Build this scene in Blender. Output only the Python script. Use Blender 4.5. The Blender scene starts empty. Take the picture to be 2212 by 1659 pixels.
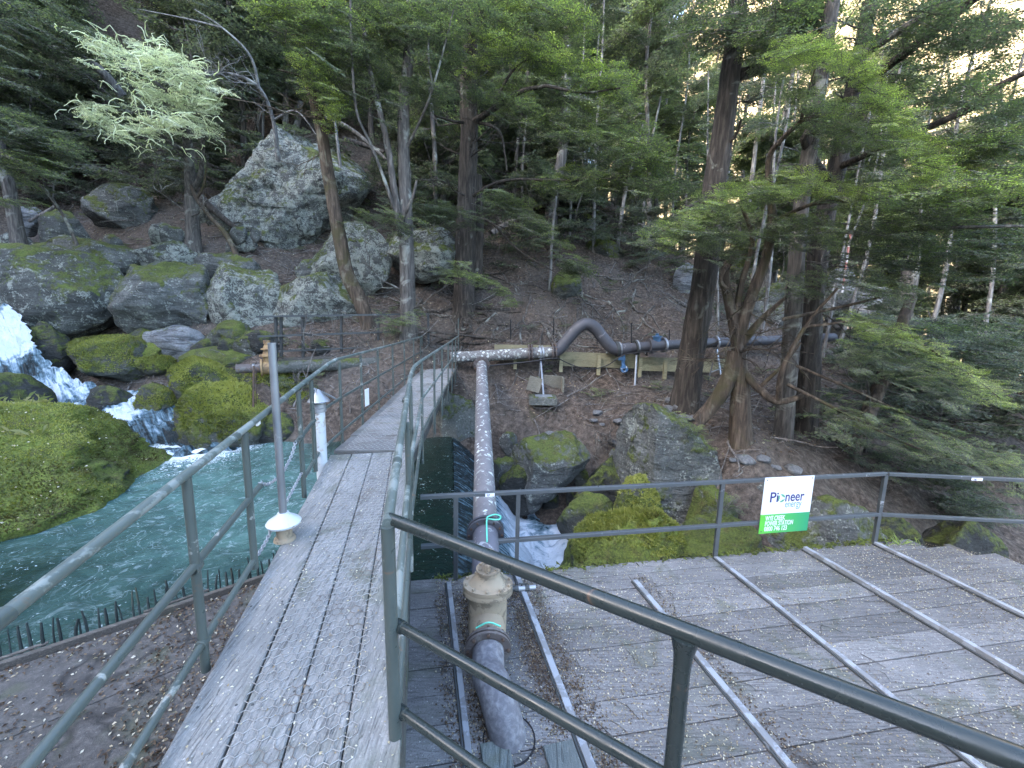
import bpy, math, random
import numpy as np
from mathutils import Vector, Matrix

random.seed(7)
rng = np.random.default_rng(7)
S = bpy.context.scene
COL = S.collection

# ------------------------------------------------------------------ camera
F, CX, CY = 870.0, 1106.0, 829.5            # focal length and centre in units of a 2212-wide picture
PITCH, ROLL, H = math.radians(8.6), math.radians(1.3), 1.72
def ray(x, y):
    u = (x-CX)/F; v = -(y-CY)/F
    c, s = math.cos(ROLL), math.sin(ROLL)
    u2 = u*c-v*s; v2 = u*s+v*c
    cp, sp = math.cos(PITCH), math.sin(PITCH)
    return np.array([u2, cp+v2*sp, -sp+v2*cp])
CAM = np.array([0, 0, H])
def atz(x, y, z):                            # a sight line meets a level z
    d = ray(x, y); return CAM+d*((z-H)/d[2])
def aty(x, y, Y):                            # a sight line at a forward distance Y
    d = ray(x, y); return CAM+d*(Y/d[1])
cam = bpy.data.cameras.new("camera"); camo = bpy.data.objects.new("camera", cam); COL.objects.link(camo)
fw = ray(CX, CY); rt = ray(CX+F, CY)-fw; up = ray(CX, CY-F)-fw
camo.matrix_world = Matrix(((rt[0], up[0], -fw[0], 0), (rt[1], up[1], -fw[1], 0), (rt[2], up[2], -fw[2], H), (0, 0, 0, 1)))
cam.sensor_width = 36; cam.lens = 36*F/2212; cam.clip_end = 1500; cam.clip_start = .02
S.camera = camo

# ------------------------------------------------------------------ sky and sun
SUN_EL = math.radians(26); SUN_AZ = math.radians(238)   # compass-like, clockwise from +Y
sun_dir = Vector((math.sin(SUN_AZ)*math.cos(SUN_EL), math.cos(SUN_AZ)*math.cos(SUN_EL), math.sin(SUN_EL)))
W = bpy.data.worlds.new("World"); S.world = W; W.use_nodes = True
sky = W.node_tree.nodes.new("ShaderNodeTexSky"); sky.sky_type = 'NISHITA'; sky.sun_disc = False
sky.sun_elevation = SUN_EL; sky.sun_rotation = SUN_AZ; sky.altitude = 400
sky.air_density = .9; sky.dust_density = 3.5; sky.ozone_density = .6
bg = W.node_tree.nodes["Background"]; bg.inputs[1].default_value = .15
W.node_tree.links.new(sky.outputs[0], bg.inputs[0])
sl = bpy.data.lights.new("sun", 'SUN'); sl.energy = 2.4; sl.angle = math.radians(.5); sl.color = (1, .86, .66)
so = bpy.data.objects.new("sun", sl); COL.objects.link(so)
so.rotation_euler = sun_dir.to_track_quat('Z', 'Y').to_euler()
S.view_settings.view_transform = 'Standard'; S.view_settings.look = 'None'
S.view_settings.gamma = 1.0; S.view_settings.exposure = 3.6
S.cycles.max_bounces = 6; S.cycles.diffuse_bounces = 3; S.cycles.glossy_bounces = 3; S.cycles.transmission_bounces = 4
S.cycles.transparent_max_bounces = 6; S.cycles.use_denoising = True

# ------------------------------------------------------------------ noise
def _h(i, j, k, seed):
    n = (i*73856093) ^ (j*19349663) ^ (k*83492791) ^ (seed*2654435761)
    n = (n ^ (n >> 13))*1274126177
    n = n & 0x7fffffff
    n = (n ^ (n >> 16))*2246822519 & 0x7fffffff
    return (n & 0xffff)/65535.0
def vnoise(P, seed=0):
    P = np.asarray(P, float); I = np.floor(P).astype(np.int64); f = P-I; f = f*f*(3-2*f)
    r = 0
    for a in (0, 1):
        for b in (0, 1):
            for c in (0, 1):
                w = (f[:, 0] if a else 1-f[:, 0])*(f[:, 1] if b else 1-f[:, 1])*(f[:, 2] if c else 1-f[:, 2])
                r = r+w*_h(I[:, 0]+a, I[:, 1]+b, I[:, 2]+c, seed)
    return r*2-1
def fbm(P, o=4, seed=0, gain=.5):
    P = np.asarray(P, float); r = 0; a = 1.0
    for k in range(o):
        r = r+a*vnoise(P*(2.03**k)+17.3*k, seed+k); a *= gain
    return r

# ------------------------------------------------------------------ materials
class NT:
    def __init__(s, name):
        s.m = bpy.data.materials.new(name); s.m.use_nodes = True; s.t = s.m.node_tree
        s.b = s.t.nodes["Principled BSDF"]; s.out = s.t.nodes["Material Output"]
        s.co = s.t.nodes.new("ShaderNodeTexCoord"); s.g = s.t.nodes.new("ShaderNodeNewGeometry")
    def n(s, typ, **kw):
        nd = s.t.nodes.new(typ)
        for k, v in kw.items():
            if hasattr(nd, k) and k not in nd.inputs: setattr(nd, k, v)
            else: s.put(nd.inputs[k], v)
        return nd
    def put(s, sock, v):
        if isinstance(v, bpy.types.NodeSocket): s.t.links.new(v, sock)
        elif isinstance(v, bpy.types.Node): s.t.links.new(v.outputs[0], sock)
        else: sock.default_value = v
    def noise(s, scale, detail=6, vec=None, rough=.55, dist=0):
        return s.n("ShaderNodeTexNoise", Vector=vec or s.co.outputs["Object"], Scale=scale, Detail=detail, Roughness=rough, Distortion=dist).outputs[0]
    def mapping(s, scale, src="Object", rot=(0, 0, 0)):
        return s.n("ShaderNodeMapping", Vector=s.co.outputs[src], Scale=scale, Rotation=rot).outputs[0]
    def ramp(s, fac, *stops):
        r = s.n("ShaderNodeValToRGB"); s.put(r.inputs[0], fac); e = r.color_ramp.elements
        while len(e) < len(stops): e.new(.5)
        for el, (p, c) in zip(e, stops):
            el.position = p; el.color = (c, c, c, 1) if not hasattr(c, '__len__') else (*c, 1)
        return r.outputs[0]
    def mix(s, fac, a, b, bt='MIX'):
        x = s.n("ShaderNodeMix", data_type='RGBA', blend_type=bt)
        s.put(x.inputs[0], fac)
        for k, v in ((6, a), (7, b)):
            if isinstance(v, tuple): v = (*v[:3], 1)
            s.put(x.inputs[k], v)
        return x.outputs[2]
    def noisec(s, scale, detail=4): return s.n('ShaderNodeTexNoise', Vector=s.co.outputs['Object'], Scale=scale, Detail=detail).outputs[1]
    def mixv(s, v, k): return s._sc(v, k)
    def _sc(s, v, k):
        x = s.n('ShaderNodeVectorMath', operation='SCALE'); s.put(x.inputs[0], v); x.inputs[3].default_value = k; return x.outputs[0]
    def math(s, op, a, b=0.0, clamp=False):
        x = s.n("ShaderNodeMath", operation=op, use_clamp=clamp); s.put(x.inputs[0], a); s.put(x.inputs[1], b); return x.outputs[0]
    def nz(s):
        x = s.n("ShaderNodeSeparateXYZ", Vector=s.g.outputs["Normal"]); return x.outputs[2]
    def attr(s, name):
        return s.n("ShaderNodeAttribute", attribute_name=name).outputs[2]
    def bump(s, h, strength=.5, dist=.02):
        s.put(s.b.inputs["Normal"], s.n("ShaderNodeBump", Height=h, Strength=strength, Distance=dist))
    def col(s, c): s.put(s.b.inputs["Base Color"], c if not isinstance(c, tuple) else (*c[:3], 1))
    def rough(s, r): s.put(s.b.inputs["Roughness"], r)
    def metal(s, r): s.put(s.b.inputs["Metallic"], r)

M = {}
def simple(name, c, rough=.6, metal=0., var=.25, scale=12, bump=.15):
    t = NT(name); nz = t.noise(scale)
    t.col(t.mix(nz, tuple(x*(1-var) for x in c), tuple(min(1, x*(1+var)) for x in c))); t.rough(rough); t.metal(metal)
    t.bump(nz, bump, .01); M[name] = t.m; return t

def rock_mat(name, base0, base1, lichen, moss, mosstone=(.075, .095, .018), strata=0.0):
    t = NT(name)
    n1 = t.noise(1.3, 9, rough=.65); n2 = t.noise(7, 8, rough=.6, dist=.4)
    c = t.ramp(n1, (.3, base0), (.68, base1))
    c = t.mix(t.ramp(t.noise(22, 6), (.35, .0), (.7, .55)), c, tuple(x*.4 for x in base0))
    w = None
    if strata:
        w = t.n("ShaderNodeTexNoise", Vector=t.mapping((1.0, 1.0, 5), rot=(.6, .35, 0)), Scale=1.6, Detail=9.0, Roughness=.65, Distortion=.6).outputs[0]
        c = t.mix(t.ramp(w, (.40, .8*strata), (.49, 0)), c, tuple(x*.3 for x in base0))
    # crustose lichen blotches, broken by the rock's grain
    l1 = t.math('ADD', t.noise(3.6, 8, rough=.68, dist=.8), t.math('MULTIPLY', t.math('SUBTRACT', t.noise(24, 5), .5), .6))
    a = .80-.34*lichen
    c = t.mix(t.ramp(l1, (a-.05, 0), (a+.03, .8)), c, t.mix(t.noise(11, 4), (.24, .27, .24), (.50, .535, .46)))
    warp = t.n("ShaderNodeVectorMath", operation='ADD'); t.put(warp.inputs[0], t.co.outputs["Object"]); t.put(warp.inputs[1], t.mixv(t.noisec(5), .12))
    v = t.n("ShaderNodeTexVoronoi", Vector=warp.outputs[0], Scale=6.0).outputs[0]
    vv = t.math('ADD', t.math('ADD', v, t.math('MULTIPLY', t.noise(30, 4), .3)), t.math('MULTIPLY', t.noise(1.6, 3), .5))
    c = t.mix(t.math('MULTIPLY', t.ramp(vv, (.38, 1), (.46, 0)), min(1., lichen*1.3)), c, (.55, .58, .51))
    # moss that has grown on tops and shelves
    mm = t.math('ADD', t.math('MULTIPLY', t.nz(), .6), t.math('ADD', t.math('MULTIPLY', t.math('SUBTRACT', t.noise(1.5, 7, dist=.7), .5), 2.4), t.math('MULTIPLY', t.math('SUBTRACT', t.noise(9, 6), .5), 1.3)))
    th = .75-moss
    mf = t.ramp(t.math('ADD', t.math('MULTIPLY', t.math('SUBTRACT', mm, th), 2.2), .5, True), (.1, 0), (.8, 1))
    mc = t.mix(t.ramp(t.noise(2.6, 7, dist=.4), (.36, 0), (.62, 1)), tuple(x*.5 for x in mosstone), tuple(x*1.5 for x in mosstone))
    mc = t.mix(t.ramp(t.noise(5.5, 6), (.52, 0), (.66, .8)), mc, (.085, .068, .026))
    mc = t.mix(t.ramp(t.noise(34, 5, rough=.7), (.42, 0), (.75, .75)), mc, tuple(x*2.6 for x in mosstone))
    mc = t.mix(t.ramp(t.noise(27, 4), (.3, .7), (.5, 0)), mc, tuple(x*.35 for x in mosstone))
    c = t.mix(mf, c, mc)
    t.col(c); t.rough(.86)
    h = t.math('ADD', t.math('MULTIPLY', n2, 1.0), t.math('MULTIPLY', t.noise(38, 6, rough=.7), .5))
    if w: h = t.math('ADD', h, t.math('MULTIPLY', w, 1.6))
    h = t.math('ADD', h, t.math('MULTIPLY', mf, .5))
    t.bump(h, 1., .10); M[name] = t.m
rock_mat('rock_grey', (.07, .075, .072), (.24, .255, .24), .55, .36, strata=.45)
rock_mat('rock_lichen', (.06, .064, .06), (.20, .215, .20), .84, .26, strata=.6)
rock_mat('rock_dark', (.026, .028, .026), (.085, .09, .082), .2, .42, strata=.6)
rock_mat('rock_mossy', (.055, .06, .05), (.18, .19, .165), .35, .62, (.075, .095, .016), strata=.5)
rock_mat('rock_moss_full', (.03, .034, .024), (.10, .105, .085), .15, .92, (.10, .125, .02))
rock_mat('rock_pale', (.20, .215, .23), (.42, .44, .45), .3, .0, strata=1)
rock_mat('pebble', (.12, .13, .135), (.30, .31, .32), .1, .0)
rock_mat('concrete_mossy', (.10, .105, .095), (.22, .23, .205), .45, .30)

def bark(name, c0, c1, lich=(.3, .32, .27), la=.3, moss=.0):
    t = NT(name); v = t.mapping((9, 9, 1.1))
    n1 = t.noise(1.6, 8, v, .6, .4)
    c = t.ramp(n1, (.32, tuple(x*.35 for x in c0)), (.5, c0), (.72, c1))
    c = t.mix(t.ramp(t.noise(2.2, 7, dist=.6), (.62-.2*la, 0), (.72-.15*la, .75)), c, lich)
    if moss: c = t.mix(t.ramp(t.noise(1.5, 6, dist=.8), (.62-.25*moss, 0), (.74-.25*moss, .85)), c, (.068, .06, .024))
    t.col(c); t.rough(.9); t.bump(t.math('ADD', n1, t.math('MULTIPLY', t.noise(30, 5, v), .3)), 1., .05); M[name] = t.m
bark('bark_dark', (.05, .042, .034), (.13, .11, .09), la=.05)
bark('bark_brown', (.075, .056, .040), (.18, .14, .10), (.24, .23, .17), la=.25, moss=.42)
bark('bark_grey', (.10, .092, .082), (.22, .20, .175), (.40, .42, .37), la=.35)
bark('bark_pale', (.19, .185, .175), (.34, .33, .31), (.45, .47, .42), la=.4)
bark('twig', (.11, .10, .088), (.25, .235, .21), la=.35)
bark('driftwood', (.17, .155, .14), (.34, .32, .30), la=.1)

def leaf_mat(name, *stops):
    t = NT(name); c = t.ramp(t.attr('tint'), *stops)
    t.col(c); t.rough(.5); t.put(t.b.inputs["Specular IOR Level"], .4)
    tr = t.n("ShaderNodeBsdfTranslucent"); t.put(tr.inputs[0], t.mix(1., c, (1.35, 1.45, .9), 'MULTIPLY'))
    mx = t.n("ShaderNodeMixShader"); mx.inputs[0].default_value = .38
    t.t.links.new(t.b.outputs[0], mx.inputs[1]); t.t.links.new(tr.outputs[0], mx.inputs[2]); t.t.links.new(mx.outputs[0], t.out.inputs[0])
    M[name] = t.m
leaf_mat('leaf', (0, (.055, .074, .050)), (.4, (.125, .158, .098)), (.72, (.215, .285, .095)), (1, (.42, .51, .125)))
leaf_mat('leaf_far', (0, (.070, .086, .066)), (.4, (.14, .168, .118)), (.75, (.225, .275, .14)), (1, (.36, .42, .17)))  # greyer and paler than leaf: the veil of distance put into the colour
leaf_mat('lichen_leaf', (0, (.46, .49, .38)), (1, (.80, .83, .68)))
leaf_mat('litter', (0, (.045, .028, .02)), (.45, (.13, .088, .060)), (.7, (.28, .215, .145)), (.85, (.52, .44, .31)), (1, (.70, .66, .56)))

# forest floor
t = NT('soil'); n1 = t.noise(.6, 8); n2 = t.noise(9, 8, rough=.7); n3 = t.noise(45, 5)
c = t.ramp(n2, (.34, (.022, .017, .013)), (.5, (.082, .062, .048)), (.68, (.21, .17, .135)))
c = t.mix(t.ramp(n1, (.45, 0), (.62, .75)), c, t.ramp(n2, (.3, (.05, .043, .036)), (.7, (.17, .15, .13))))
c = t.mix(t.ramp(n3, (.55, 0), (.75, .5)), c, (.22, .16, .115))
c = t.mix(t.ramp(t.noise(.9, 6, dist=.5), (.62, 0), (.72, .55)), c, (.05, .065, .016))
t.col(c); t.rough(.95); t.bump(t.math('ADD', n2, t.math('MULTIPLY', n3, .5)), 1., .07); M['soil'] = t.m
# far valley side: dry tussock, scrub and shingle
t = NT('dry_hill'); n2 = t.noise(.12, 10, rough=.7)
c = t.ramp(n2, (.35, (.06, .07, .035)), (.47, (.20, .165, .10)), (.62, (.38, .32, .22)))
t.col(c); t.rough(.95); M['dry_hill'] = t.m

def steel(name, c, chip=(.30, .33, .31), ca=.25, rough=.35, metal=0., rust=0.):
    t = NT(name); n = t.noise(5, 8, dist=.8); n2 = t.noise(60, 4)
    cc = t.mix(t.noise(3, 5), tuple(x*.75 for x in c), tuple(x*1.3 for x in c))
    cc = t.mix(t.ramp(t.math('ADD', n, t.math('MULTIPLY', n2, .2)), (.82-ca*.4, 0), (.86-ca*.4, .9)), cc, chip)
    if rust: cc = t.mix(t.ramp(t.noise(7, 8, dist=1.), (.66-rust*.2, 0), (.74-rust*.2, .9)), cc, (.16, .095, .058))
    t.col(cc); t.metal(metal); t.rough(t.ramp(t.noise(14, 6), (.3, max(.08, rough-.12)), (.7, rough+.2)))
    t.bump(t.math('ADD', n2, n), .12, .004); M[name] = t.m
steel('green_steel', (.066, .083, .076), (.27, .29, .27), .22, .36, 0, .16)
steel('green_steel_worn', (.095, .118, .108), (.21, .24, .225), .5, .42, 0, .12)
steel('dark_steel', (.045, .05, .05), (.15, .15, .15), .2, .5)
steel('galvanised', (.34, .36, .385), (.5, .52, .54), .3, .42, .7)
steel('pole_steel', (.22, .235, .245), (.32, .34, .35), .3, .42, .5)
steel('strip_steel', (.28, .30, .325), (.19, .195, .2), .6, .5, 0, .08)
steel('white_painted_steel', (.50, .54, .56), (.40, .36, .31), .4, .5, 0, .42)
steel('tan_steel', (.27, .225, .16), (.15, .125, .09), .5, .6, 0, .1)
steel('old_yellow', (.32, .21, .10), (.2, .13, .07), .5, .7, 0, .5)
steel('rusty_pipe', (.10, .085, .08), (.16, .15, .14), .4, .8, 0, .35)
steel('rust', (.075, .05, .036), (.04, .03, .025), .4, .85)
steel('grey_pipe', (.115, .115, .135), (.38, .40, .42), .3, .55)
steel('dark_pipe', (.062, .064, .074), (.16, .16, .17), .2, .5)
steel('blue_steel', (.04, .115, .23), (.5, .52, .55), .4, .45)
steel('black_cable', (.012, .012, .014), (.03, .03, .03), .1, .5)
simple('green_hose', (.12, .55, .40), .4, var=.1)
simple('white_label', (.78, .8, .82), .5, var=.05, bump=.02)
simple('brass', (.45, .36, .16), .35, .8)
# lichen-covered pipes
def lichen_pipe(name, base, amt):
    t = NT(name); n = t.noise(6, 5)
    c = t.mix(n, tuple(x*.6 for x in base), tuple(x*1.3 for x in base))
    wp = t.n("ShaderNodeVectorMath", operation='ADD'); t.put(wp.inputs[0], t.co.outputs["Object"]); t.put(wp.inputs[1], t._sc(t.noisec(14, 5), .10))
    v = t.n("ShaderNodeTexVoronoi", Vector=wp.outputs[0], Scale=9.0).outputs[0]
    d = t.math('ADD', t.math('ADD', v, t.math('MULTIPLY', t.noise(28, 5, dist=1.), .55)), t.math('MULTIPLY', t.noise(2.2, 4), .55))
    c = t.mix(t.ramp(d, (.72+amt*.3, 1), (.78+amt*.3, 0)), c, t.mix(t.noise(35, 3), (.42, .45, .43), (.64, .67, .64)))
    d2 = t.math('ADD', t.noise(9, 7, dist=1.2), 0)
    c = t.mix(t.ramp(d2, (.6-amt*.12, 0), (.66-amt*.1, .8)), c, (.34, .36, .33))
    t.col(c); t.rough(.88); t.put(t.b.inputs['Specular IOR Level'], .25); t.bump(t.math('ADD', n, d2), .5, .012); M[name] = t.m
lichen_pipe('lichen_pipe', (.175, .168, .172), .17)
lichen_pipe('lichen_pipe_dense', (.16, .155, .15), .45)
t = NT('smudged_pipe'); n = t.noise(24, 7, dist=.3, rough=.65); n2 = t.noise(3, 4)
c = t.mix(t.ramp(n, (.42, 0), (.66, .9)), (.12, .12, .132), (.27, .275, .285)); c = t.mix(t.ramp(n2, (.35, .6), (.6, 0)), c, (.085, .085, .10))
c = t.mix(t.ramp(t.noise(4.2, 5), (.70, 0), (.74, .9)), c, (.05, .055, .03)); t.col(c); t.rough(.7); t.bump(n, .25, .008); M['smudged_pipe'] = t.m

def wood(name, c0, c1, sc=(1.5, 1.5, 1.5), grit=.35):
    t = NT(name)
    v = t.mapping(sc); g = t.noise(9, 8, v, .65, .5); big = t.noise(1.3, 5)
    c = t.ramp(g, (.3, tuple(x*.62 for x in c0)), (.5, c0), (.75, c1))
    c = t.mix(t.ramp(big, (.35, .55), (.65, 0)), c, tuple(x*.5 for x in c0))
    c = t.mix(t.ramp(t.noise(95, 3), (.52, 0), (.68, grit)), c, tuple(x*.4 for x in c0))
    c = t.mix(t.ramp(t.noise(70, 2), (.66, 0), (.72, grit)), c, tuple(min(1, x*1.7) for x in c1))
    rnd = t.n("ShaderNodeObjectInfo").outputs[5]
    c = t.mix(1., c, t.ramp(rnd, (0, .74), (1, 1.2)), 'MULTIPLY')
    sp = t.noise(3.2, 4, t.mapping(tuple(x*1.4 if x > 2 else .22 for x in sc)), .5, .3)
    crk = t.ramp(t.math('ABSOLUTE', t.math('SUBTRACT', sp, .47)), (.0, .85), (.014, 0))
    c = t.mix(crk, c, tuple(x*.22 for x in c0))
    c = t.mix(t.ramp(t.noise(2.3, 7, dist=1.), (.55, 0), (.68, .55)), c, (.075, .085, .05))
    t.col(c); t.rough(.85); t.bump(t.math('SUBTRACT', t.math('ADD', g, t.math('MULTIPLY', t.noise(110, 3), .6)), crk), .5, .012); M[name] = t.m
wood('plank_grey', (.23, .232, .222), (.36, .36, .345), (8, 1, 8), .35)
wood('plank_cross', (.225, .222, .21), (.35, .345, .325), (1, 8, 8), .4)
wood('deck_board', (.20, .194, .188), (.28, .273, .263), (1.2, 7, 7), .9)
wood('deck_board_green', (.15, .175, .17), (.24, .265, .255), (8, 1.2, 8), .3)
wood('new_timber', (.36, .33, .20), (.52, .48, .31), (1, 9, 9), .15)
wood('stair_wood', (.20, .18, .165), (.32, .30, .28), (1, 8, 8), .3)
wood('old_timber', (.14, .125, .105), (.26, .24, .21), (1, 8, 8), .3)
wood('picket_wood', (.035, .05, .045), (.085, .105, .095), (6, 6, 1), .2)
wood('weathered_board', (.20, .19, .15), (.33, .31, .25), (1, 8, 8), .2)
steel('wire', (.34, .34, .335), (.15, .12, .1), .4, .6, .2)
steel('rail_dark', (.024, .032, .030), (.13, .145, .135), .16, .24, 0, .1)
simple('hole_black', (.01, .01, .011), .9)
# pool water
t = NT('pool_water')
milk = t.attr('milk'); foam = t.attr('foam')
c = t.mix(milk, (.010, .026, .020), (.082, .165, .150))
n = t.noise(1.6, 5, dist=1.5); c = t.mix(t.ramp(n, (.3, .5), (.6, 0)), c, (.007, .022, .022))
fl = t.noise(11, 7, dist=2.2, rough=.65)
ff = t.math('ADD', fl, t.math('MULTIPLY', foam, .55))
fm = t.ramp(ff, (.80, 0), (.92, 1))
# drifting flecks of froth
fleck = t.math('ADD', t.noise(17, 3, dist=1.5), t.math('MULTIPLY', t.noise(2.0, 3), .28))
fk = t.math('MULTIPLY', t.ramp(fleck, (.80, 0), (.86, .9)), t.math('SUBTRACT', 1.0, t.math('MULTIPLY', milk, .5)))
fil = t.noise(1.9, 7, dist=2.6); fl2 = t.math('MULTIPLY', t.ramp(t.math('ABSOLUTE', t.math('SUBTRACT', fil, .5)), (.0, .5), (.03, 0)), t.math('MULTIPLY', milk, t.ramp(t.noise(6, 5), (.4, 0), (.6, 1))))
c = t.mix(fl2, c, (.50, .62, .66)); c = t.mix(fk, c, (.5, .6, .62)); c = t.mix(fm, c, (.72, .79, .84))
t.col(c); t.rough(t.math('ADD', t.math('MULTIPLY', fm, .5), .06)); t.put(t.b.inputs['IOR'], 1.33)
t.bump(t.math('ADD', t.noise(5, 6, dist=1.), t.math('MULTIPLY', t.noise(16, 5, dist=1.), .45)), .55, .05); M['pool_water'] = t.m
# white water
t = NT('white_water'); foam = t.attr('foam'); st = t.attr('stream')
v = t.n("ShaderNodeAttribute", attribute_name='flow').outputs[1]
mp = t.n("ShaderNodeMapping", Vector=v, Scale=(1.6, 9, 1)).outputs[0]
n = t.noise(1.4, 8, mp, .62, .8); n2 = t.noise(6, 7, dist=1.)
s = t.math('ADD', t.math('ADD', t.math('MULTIPLY', n, 1.0), t.math('MULTIPLY', n2, .55)), t.math('SUBTRACT', t.math('MULTIPLY', foam, .62), .2))
c = t.ramp(s, (.62, (.012, .022, .025)), (.80, (.10, .17, .21)), (.93, (.30, .40, .48)), (1., (.56, .63, .70)))
t.col(c); t.rough(t.ramp(s, (.65, .08), (1, .6))); t.put(t.b.inputs['IOR'], 1.33)
t.bump(t.math('ADD', n, t.math('MULTIPLY', n2, .8)), .9, .09); M['white_water'] = t.m

# ------------------------------------------------------------------ mesh building
class MB:
    def __init__(s): s.V = []; s.F4 = []; s.F3 = []; s.n = 0; s.m4 = []; s.m3 = []; s.att = {}
    def add(s, V, F, mi=0, **att):
        V = np.asarray(V, float).reshape(-1, 3); F = np.asarray(F, int)
        s.V.append(V)
        if len(F):
            if F.shape[1] == 4: s.F4.append(F+s.n); s.m4.append(np.full(len(F), mi))
            else: s.F3.append(F+s.n); s.m3.append(np.full(len(F), mi))
        for k in set(att) | set(s.att):
            a = att.get(k, 0.0); a = np.broadcast_to(np.asarray(a, float), (len(V),)) if np.ndim(a) < 2 else a
            if k not in s.att: s.att[k] = [np.zeros(s.n)] if s.n else []
            s.att[k].append(a)
        s.n += len(V); return s
    def box(s, c, size, ax=None, mi=0):
        c = np.array(c, float); h = np.array(size, float)/2
        A = np.eye(3) if ax is None else np.array(ax, float)
        P = np.array([[i, j, k] for i in (-1, 1) for j in (-1, 1) for k in (-1, 1)], float)*h
        s.add(c+P@A, [[0, 1, 3, 2], [4, 6, 7, 5], [0, 4, 5, 1], [2, 3, 7, 6], [0, 2, 6, 4], [1, 5, 7, 3]], mi); return s
    def bbox(s, c, size, ax=None, bv=.008, mi=0):     # box with chamfered long top edges
        c = np.array(c, float); hx, hy, hz = np.array(size, float)/2; A = np.eye(3) if ax is None else np.array(ax, float)
        b = min(bv, hx*.4, hy*.4, hz*.8)
        P = [[-hx, -hy, -hz], [hx, -hy, -hz], [hx, hy, -hz], [-hx, hy, -hz], [-hx, -hy, hz-b], [hx, -hy, hz-b], [hx, hy, hz-b], [-hx, hy, hz-b],
             [-hx+b, -hy+b, hz], [hx-b, -hy+b, hz], [hx-b, hy-b, hz], [-hx+b, hy-b, hz]]
        Fq = [[3, 2, 1, 0], [8, 9, 10, 11]]
        for k in range(4):
            j = (k+1) % 4; Fq += [[k, j, 4+j, 4+k], [4+k, 4+j, 8+j, 8+k]]
        s.add(c+np.array(P)@A, Fq, mi); return s
    def tube(s, pts, r, n=10, caps=True, mi=0, **att):
        P = np.array(pts, float); m = len(P); R = np.broadcast_to(np.asarray(r, float), (m,))
        T = np.gradient(P, axis=0); T /= np.linalg.norm(T, axis=1)[:, None]+1e-9
        u = np.cross(T[0], [0, 0, 1.]); 
        if np.linalg.norm(u) < .05: u = np.cross(T[0], [0, 1., 0])
        u /= np.linalg.norm(u); V = []
        a = np.arange(n)/n*2*np.pi
        for k in range(m):
            u = u-T[k]*u.dot(T[k]); u /= np.linalg.norm(u)+1e-9; w = np.cross(T[k], u)
            V.append(P[k]+R[k]*(np.cos(a)[:, None]*u+np.sin(a)[:, None]*w))
        V = np.concatenate(V); i = np.arange(n); j = (i+1) % n
        Fq = np.concatenate([np.stack([k*n+i, k*n+j, (k+1)*n+j, (k+1)*n+i], 1) for k in range(m-1)])
        base = s.n; s.add(V, Fq, mi, **att)
        if caps:
            for k in (0, m-1):
                c = s.n; a2 = np.stack([np.full(n, n), i, j] if k else [np.full(n, n), j, i], 1)
                s.add(np.vstack([V[k*n:(k+1)*n], P[k]]), a2, mi, **att)
        return s
    def lathe(s, prof, c, axis=(0, 0, 1), n=24, mi=0):   # prof: (radius, height)
        ax = np.array(axis, float); ax /= np.linalg.norm(ax); c = np.array(c, float)
        u = np.cross(ax, [0, 1., 0]); 
        if np.linalg.norm(u) < .1: u = np.cross(ax, [1., 0, 0])
        u /= np.linalg.norm(u); w = np.cross(ax, u); a = np.arange(n)/n*2*np.pi
        V = np.concatenate([c+ax*h+max(r, 1e-4)*(np.cos(a)[:, None]*u+np.sin(a)[:, None]*w) for r, h in prof])
        i = np.arange(n); j = (i+1) % n
        s.add(V, np.concatenate([np.stack([k*n+i, k*n+j, (k+1)*n+j, (k+1)*n+i], 1) for k in range(len(prof)-1)]), mi); return s
    def bolts(s, c, axis, R, k, r=.016, h=.03, n=6, ph=0.):
        ax = np.array(axis, float); ax /= np.linalg.norm(ax); u = np.cross(ax, [0, 0, 1.])
        if np.linalg.norm(u) < .1: u = np.cross(ax, [1., 0, 0])
        u /= np.linalg.norm(u); w = np.cross(ax, u)
        for q in range(k):
            a = 2*np.pi*(q+ph)/k; p = np.array(c)+R*(np.cos(a)*u+np.sin(a)*w)
            s.lathe([(0, -h), (r, -h), (r, h), (r*.7, h*1.2), (0, h*1.2)], p, ax, n)
        return s
    def build(s, name, mats, parent=None, smooth=True, org=None, auto=None):
        me = bpy.data.meshes.new(name)
        V = np.concatenate(s.V) if s.V else np.zeros((0, 3))
        if parent is not None: org = np.array(parent.matrix_world.translation if parent.parent is None else WORLD[parent.name])
        elif org is None: org = np.array([(V[:, 0].min()+V[:, 0].max())/2, (V[:, 1].min()+V[:, 1].max())/2, V[:, 2].min()])
        elif isinstance(org, str): org = np.zeros(3)
        V = V-org
        F4 = np.concatenate(s.F4) if s.F4 else np.zeros((0, 4), int); F3 = np.concatenate(s.F3) if s.F3 else np.zeros((0, 3), int)
        nl = F4.size+F3.size; npoly = len(F4)+len(F3)
        me.vertices.add(len(V)); me.vertices.foreach_set("co", V.astype(np.float32).ravel())
        me.loops.add(nl); me.loops.foreach_set("vertex_index", np.concatenate([F4.ravel(), F3.ravel()]).astype(np.int32))
        me.polygons.add(npoly)
        st = np.concatenate([np.arange(len(F4))*4, F4.size+np.arange(len(F3))*3]).astype(np.int32)
        me.polygons.foreach_set("loop_start", st)
        if not isinstance(mats, (list, tuple)): mats = [mats]
        for mm in mats: me.materials.append(M[mm])
        mi = np.concatenate(([*s.m4] or [np.zeros(0)])+([*s.m3] or [np.zeros(0)])) if npoly else np.zeros(0)
        me.polygons.foreach_set("material_index", mi.astype(np.int32))
        me.update(calc_edges=True)
        me.polygons.foreach_set("use_smooth", np.full(npoly, bool(smooth)))
        if auto is not None:
            try: me.set_sharp_from_angle(angle=math.radians(auto))
            except Exception: pass
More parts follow.
